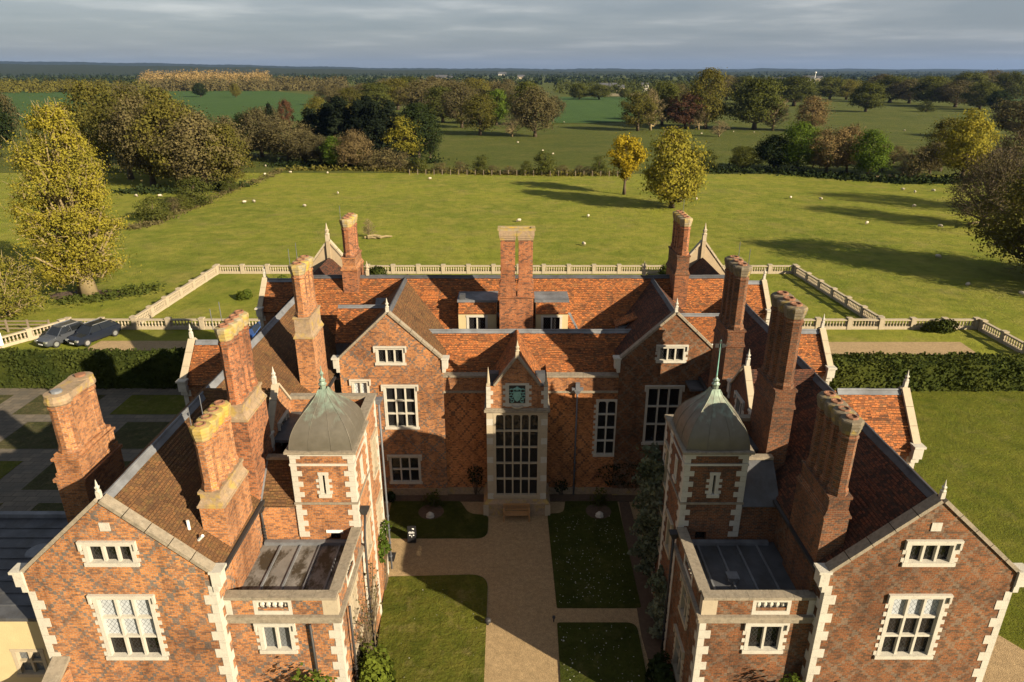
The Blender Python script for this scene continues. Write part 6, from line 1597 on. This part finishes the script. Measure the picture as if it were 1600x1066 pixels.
# ================================================================== sheep
body = MB().lathe([(0.02, -0.58), (0.20, -0.54), (0.30, -0.38), (0.33, 0.0), (0.31, 0.34), (0.22, 0.52), (0.05, 0.60)], (0, 0, 0), 10)
sb = MB(); sb.v = [(z, x, 0.62 + y * 1.02) for x, y, z in body.v]; sb.f = body.f
body_me = sb.mesh('fleece', M['wool'], True, uv=False)
hm = MB().tube([(0.50, 0, 0.72), (0.66, 0, 0.70), (0.84, 0, 0.56)], [0.13, 0.12, 0.06], 8)
for sg in (-1, 1): hm.tube([(0.60, sg * 0.08, 0.78), (0.60, sg * 0.22, 0.76)], [0.035, 0.01], 5)
head_me = hm.mesh('head', M['sheep_face'], True, uv=False)
hg = MB().tube([(0.48, 0, 0.62), (0.70, 0, 0.36), (0.80, 0, 0.12)], [0.14, 0.11, 0.06], 8)
for sg in (-1, 1): hg.tube([(0.66, sg * 0.08, 0.42), (0.64, sg * 0.22, 0.42)], [0.035, 0.01], 5)
graze_me = hg.mesh('head', M['sheep_face'], True, uv=False)
leg_me = MB().tube([(0, 0, 0.45), (0.01, 0, 0.22), (0, 0, 0.0)], [0.07, 0.045, 0.04], 6).mesh('leg', M['sheep_face'], True, uv=False)
SHEEP = [(528, 302, 'in the open grass left of the rear left chimney'), (476, 322, 'nearest the rear left chimney of the left pasture'), (397, 315, 'by the end of the rough bank'), (382, 316, 'tiny and half hidden by the bank end'),
    (512, 270, 'just in front of the copse with firs'), (454, 269, 'close to the copse edge at the end of the bank'), (415, 259, 'behind the rough bank, upper one'), (414, 272, 'behind the rough bank, lower one'), (487, 256, 'at the very edge of the brown copse'),
    (672, 279, 'alone in front of the stream fence'), (919, 338, 'left of the bright yellow tree in the foreground grass'), (912, 382, 'nearest the far balustrade, right of the central chimney'), (811, 345, 'just above the central chimney'), (1088, 311, 'close beside the golden oak trunk'),
    (1235, 309, 'left of two in the middle of the right pasture'), (1282, 311, 'right of two in the middle of the right pasture'), (1354, 349, 'alone in the sunlit right pasture'), (1410, 296, 'leftmost of three below the stream belt'), (1429, 300, 'middle of three below the stream belt'), (1458, 298, 'rightmost of three below the stream belt'),
    (1428, 322, 'inside the tree shadow of the right pasture'), (1468, 354, 'in front of the bare oak at the right'), (1465, 402, 'midway between the two long shadows at the right'), (1512, 443, 'lying in the long shadow at the right'), (1596, 461, 'cut by the right edge'),
    (250, 306, 'beyond the grove edge left of the bushes'), (213, 306, 'close to the golden lime crown'), (848, 235, 'in the far pasture, left of a close pair'), (864, 240, 'in the far pasture, right of a close pair'), (809, 222, 'at the left of the far pasture'), (881, 190, 'at the near edge of the crop field'),
    (1096, 208, 'under the clump with the copper tree'), (1146, 205, 'in front of the big parkland oak, leftmost'), (1178, 206, 'in front of the big parkland oak, rightmost'), (1413, 203, 'alone high in the right-hand pasture')]
for (x, y, where) in SHEEP:
    p = ground_point(x, y + 2)
    lying = 'lying' in where; gz = rngs.random() < 0.6
    T = thing('sheep', 'white sheep ' + where, 'sheep', (p[0], p[1], -0.28 if lying else 0.0), rngs.uniform(0, 6.28), 'sheep grazing in the park')
    T.scale = (0.62, 0.62, 0.62)
    for nm, me in (('fleece', body_me), ('head', graze_me if gz and not lying else head_me)):
        o = bpy.data.objects.new(nm, me); COL.objects.link(o); o.parent = T
    for (lx, ly) in ((0.34, 0.14), (0.34, -0.14), (-0.36, 0.14), (-0.36, -0.14)):
        o = bpy.data.objects.new('leg', leg_me); COL.objects.link(o); o.parent = T; o.location = (lx, ly, 0)

# ================================================================== far country: woods, villages, hills
def far_wood(name, regions, mat, label, size=3.0, per=26, seed=1):
    r = np.random.default_rng(seed); out = []; dirs = []
    for (xa, ya, xb, yb, n, ht) in regions:           # picture band between (xa, ya) and (xb, yb)
        for _ in range(n):
            px, py = r.uniform(xa, xb), r.uniform(min(ya, yb), max(ya, yb))
            X_, Y_ = ground_point(px, py); w = ht * r.uniform(0.35, 0.6); h_ = ht * r.uniform(0.75, 1.2)
            d = r.normal(size=(per, 3)); d /= np.linalg.norm(d, axis=1)[:, None]; d[:, 2] = np.abs(d[:, 2]) * 0.95 + 0.02
            rr = r.uniform(0.55, 1.0, (per, 1))
            out.append(np.array([X_, Y_, 0.0]) + d * rr * np.array([w, w, h_])); dirs.append(d)
    me = mesh_from_quads(name, quads(np.concatenate(out), size, r, 0.5, out=np.concatenate(dirs)), mat); o = bpy.data.objects.new(name, me); COL.objects.link(o)
    tag(o, label, 'woodland', kind='stuff')
far_wood('far_woodland', [(228, 139, 520, 143, 260, 17), (400, 132, 540, 140, 130, 17)], LEAF['brown'], 'brown leafless wood behind the left crop field', 1.8, 55, 1)
far_wood('far_woodland', [(225, 128, 420, 137, 480, 25)], LEAF['tan_sunlit'], 'golden wood on the left skyline with sunlight put into its colour', 1.8, 60, 2)
far_wood('far_woodland', [(-80, 140, 230, 146, 220, 14), (-80, 136, 120, 140, 120, 14)], LEAF['olive'], 'olive wood at the far left beyond the crop field', 1.8, 55, 3)
far_wood('far_woodland', [(870, 134, 1200, 148, 200, 12), (990, 136, 1200, 146, 120, 13), (1180, 132, 1420, 150, 220, 14), (1380, 128, 1680, 150, 500, 16)], LEAF['oak'], 'dull green woods on the right below the skyline', 2.0, 50, 4)
far_wood('far_woodland', [(-150, 122, 1750, 134, 1300, 13), (-150, 117, 1750, 122, 1500, 14)], LEAF['dark'], 'dark far woods and hedgerows spread across the plain', 4.0, 26, 5)
far_wood('far_woodland', [(-150, 113.2, 1750, 117, 2600, 18)], LEAF['dark'], 'faint farthest belt of woods below the horizon', 9.0, 18, 6)
far_wood('far_woodland', [(600, 138, 780, 150, 120, 14), (590, 132, 700, 138, 60, 15)], LEAF['brown'], 'reddish brown wood beyond the firs', 1.8, 50, 8)

def farm_house(x, y, w, h, label, wallm='white_paint', roofm='tile_shaded', rz=0.0):
    X_, Y_ = ground_point(x, y); T = thing('far_house', label, 'house', (X_, Y_, 0), rz, 'houses of the far village')
    d = w * 0.55
    MB().box((-w / 2, -d / 2, -0.2), (w / 2, d / 2, h)).build('wall', M[wallm], T)
    MB().slab([(-w / 2 - 0.3, -d / 2 - 0.3, h), (w / 2 + 0.3, -d / 2 - 0.3, h), (w / 2 + 0.3, 0, h + d * 0.45), (-w / 2 - 0.3, 0, h + d * 0.45)], 0.2).slab([(-w / 2 - 0.3, d / 2 + 0.3, h), (w / 2 + 0.3, d / 2 + 0.3, h), (w / 2 + 0.3, 0.02, h + d * 0.45), (-w / 2 - 0.3, 0.02, h + d * 0.45)], 0.2).build('roof', M[roofm], T)
    for k in range(3):
        MB().box((-w * 0.35 + w * 0.3 * k, -d / 2 - 0.05, h * 0.45), (-w * 0.35 + w * 0.3 * k + w * 0.12, -d / 2 + 0.1, h * 0.8)).build('window', M['car_glass'], T)
for (x, y, w, h, lab) in ((1007, 143, 9, 8, 'white gabled house beyond the bare tree right of the crop field'), (950, 142, 22, 4, 'long low pale barn beyond the crop field'), (966, 142.5, 14, 4, 'short barn beside the long low one beyond the crop field'), (814, 124, 22, 7, 'pale far building above the wood near mid picture'), (690, 127, 30, 7, 'leftmost of the pale buildings on the plain in mid picture'), (700, 127, 24, 6, 'right-hand of two pale buildings on the plain in mid picture'),
    (785, 118.5, 40, 8, 'white building far out on the plain left of centre'), (1215, 133, 24, 7, 'pale building in the village at the right, leftmost'), (1203, 133, 18, 6, 'pale low house at the left end of the right-hand village'), (1262, 130, 26, 8, 'pale building beside the white mast'), (1276, 129, 22, 8, 'rightmost pale building of the right-hand village'), (606, 116.5, 60, 9, 'white speck of a building below the left skyline')):
    farm_house(x, y, w, h, lab, 'stone_pale' if 'white' in lab else 'stone', 'lead_dark')
X_, Y_ = ground_point(1272, 131)
T = thing('water_tower', 'thin white mast rising on the right-hand horizon', 'tower', (X_, Y_, 0))
MB().lathe([(2.0, 0), (1.6, 30), (1.2, 44)], (0, 0, 0), 8).build('shaft', M['white_paint'], T)
T.scale = (0.42, 0.42, 0.42)
MB().lathe([(1.5, 44), (4.5, 47), (4.5, 51), (1.0, 53)], (0, 0, 0), 10).build('head', M['white_paint'], T)

M['far_hill'] = leaf_mat('far_hill', (0.030, 0.040, 0.018), (0.046, 0.052, 0.024), 0.0)
def hills(y0, pts, seed, name, depth=900):
    r = np.random.default_rng(seed); mb = MB(); xs = np.linspace(-1.25, 1.25, 420)
    def top(u):
        px = 800 + u * 800
        q = np.interp(px, [p[0] for p in pts], [p[1] for p in pts])
        return CAM_H - y0 * math.tan(PITCH + math.atan((q - 533) / FPX))
    Z = np.array([top(u) for u in xs]); Z += r.normal(size=len(xs)) * y0 * 0.00022 + y0 * 0.0004 * np.sin(xs * 37 + seed)
    zc0 = y0 * math.cos(PITCH) + CAM_H * math.sin(PITCH)
    for k, u in enumerate(xs):
        X_ = u * 800 / FPX * zc0
        mb.v += [(X_, y0 - depth, -2.0), (X_, y0 - depth * 0.3, max(Z[k] * 0.75, 0)), (X_, y0, max(Z[k], 1)), (X_, y0 + depth, -2.0)]
    for k in range(len(xs) - 1):
        for j in range(3): mb.f.append((4 * k + j, 4 * k + 4 + j, 4 * k + 5 + j, 4 * k + 1 + j))
    tag(mb.build(name, M['far_hill'], None, smooth=True, uv=False), kind='structure')
hills(5200, [(-200, 100), (0, 100), (300, 104), (560, 109), (800, 111), (1000, 112), (1600, 112), (1800, 112)], 1, 'wooded_hills', 1500)
hills(9000, [(-200, 96), (0, 95.5), (250, 99), (480, 104), (640, 107), (760, 107), (900, 108), (960, 107), (1040, 108.5), (1200, 107.5), (1300, 108), (1600, 109), (1800, 109)], 2, 'far_hills', 2500)

# ================================================================== haze
hz = MB().box((-14000, -300, -6), (14000, 13500, 190)).build('haze', None, None, uv=False)
hm_ = bpy.data.materials.new('haze'); hm_.use_nodes = True
hn = hm_.node_tree.nodes; hn.remove(hn['Principled BSDF'])
pv = hn.new('ShaderNodeVolumePrincipled'); pv.inputs['Color'].default_value = (0.30, 0.50, 1.0, 1); pv.inputs['Density'].default_value = 0.00003; pv.inputs['Anisotropy'].default_value = 0.2
hm_.node_tree.links.new(pv.outputs[0], hn['Material Output'].inputs['Volume'])
hz.data.materials.append(hm_)
tag(hz, 'thin blue haze over the far country', 'haze', kind='stuff')
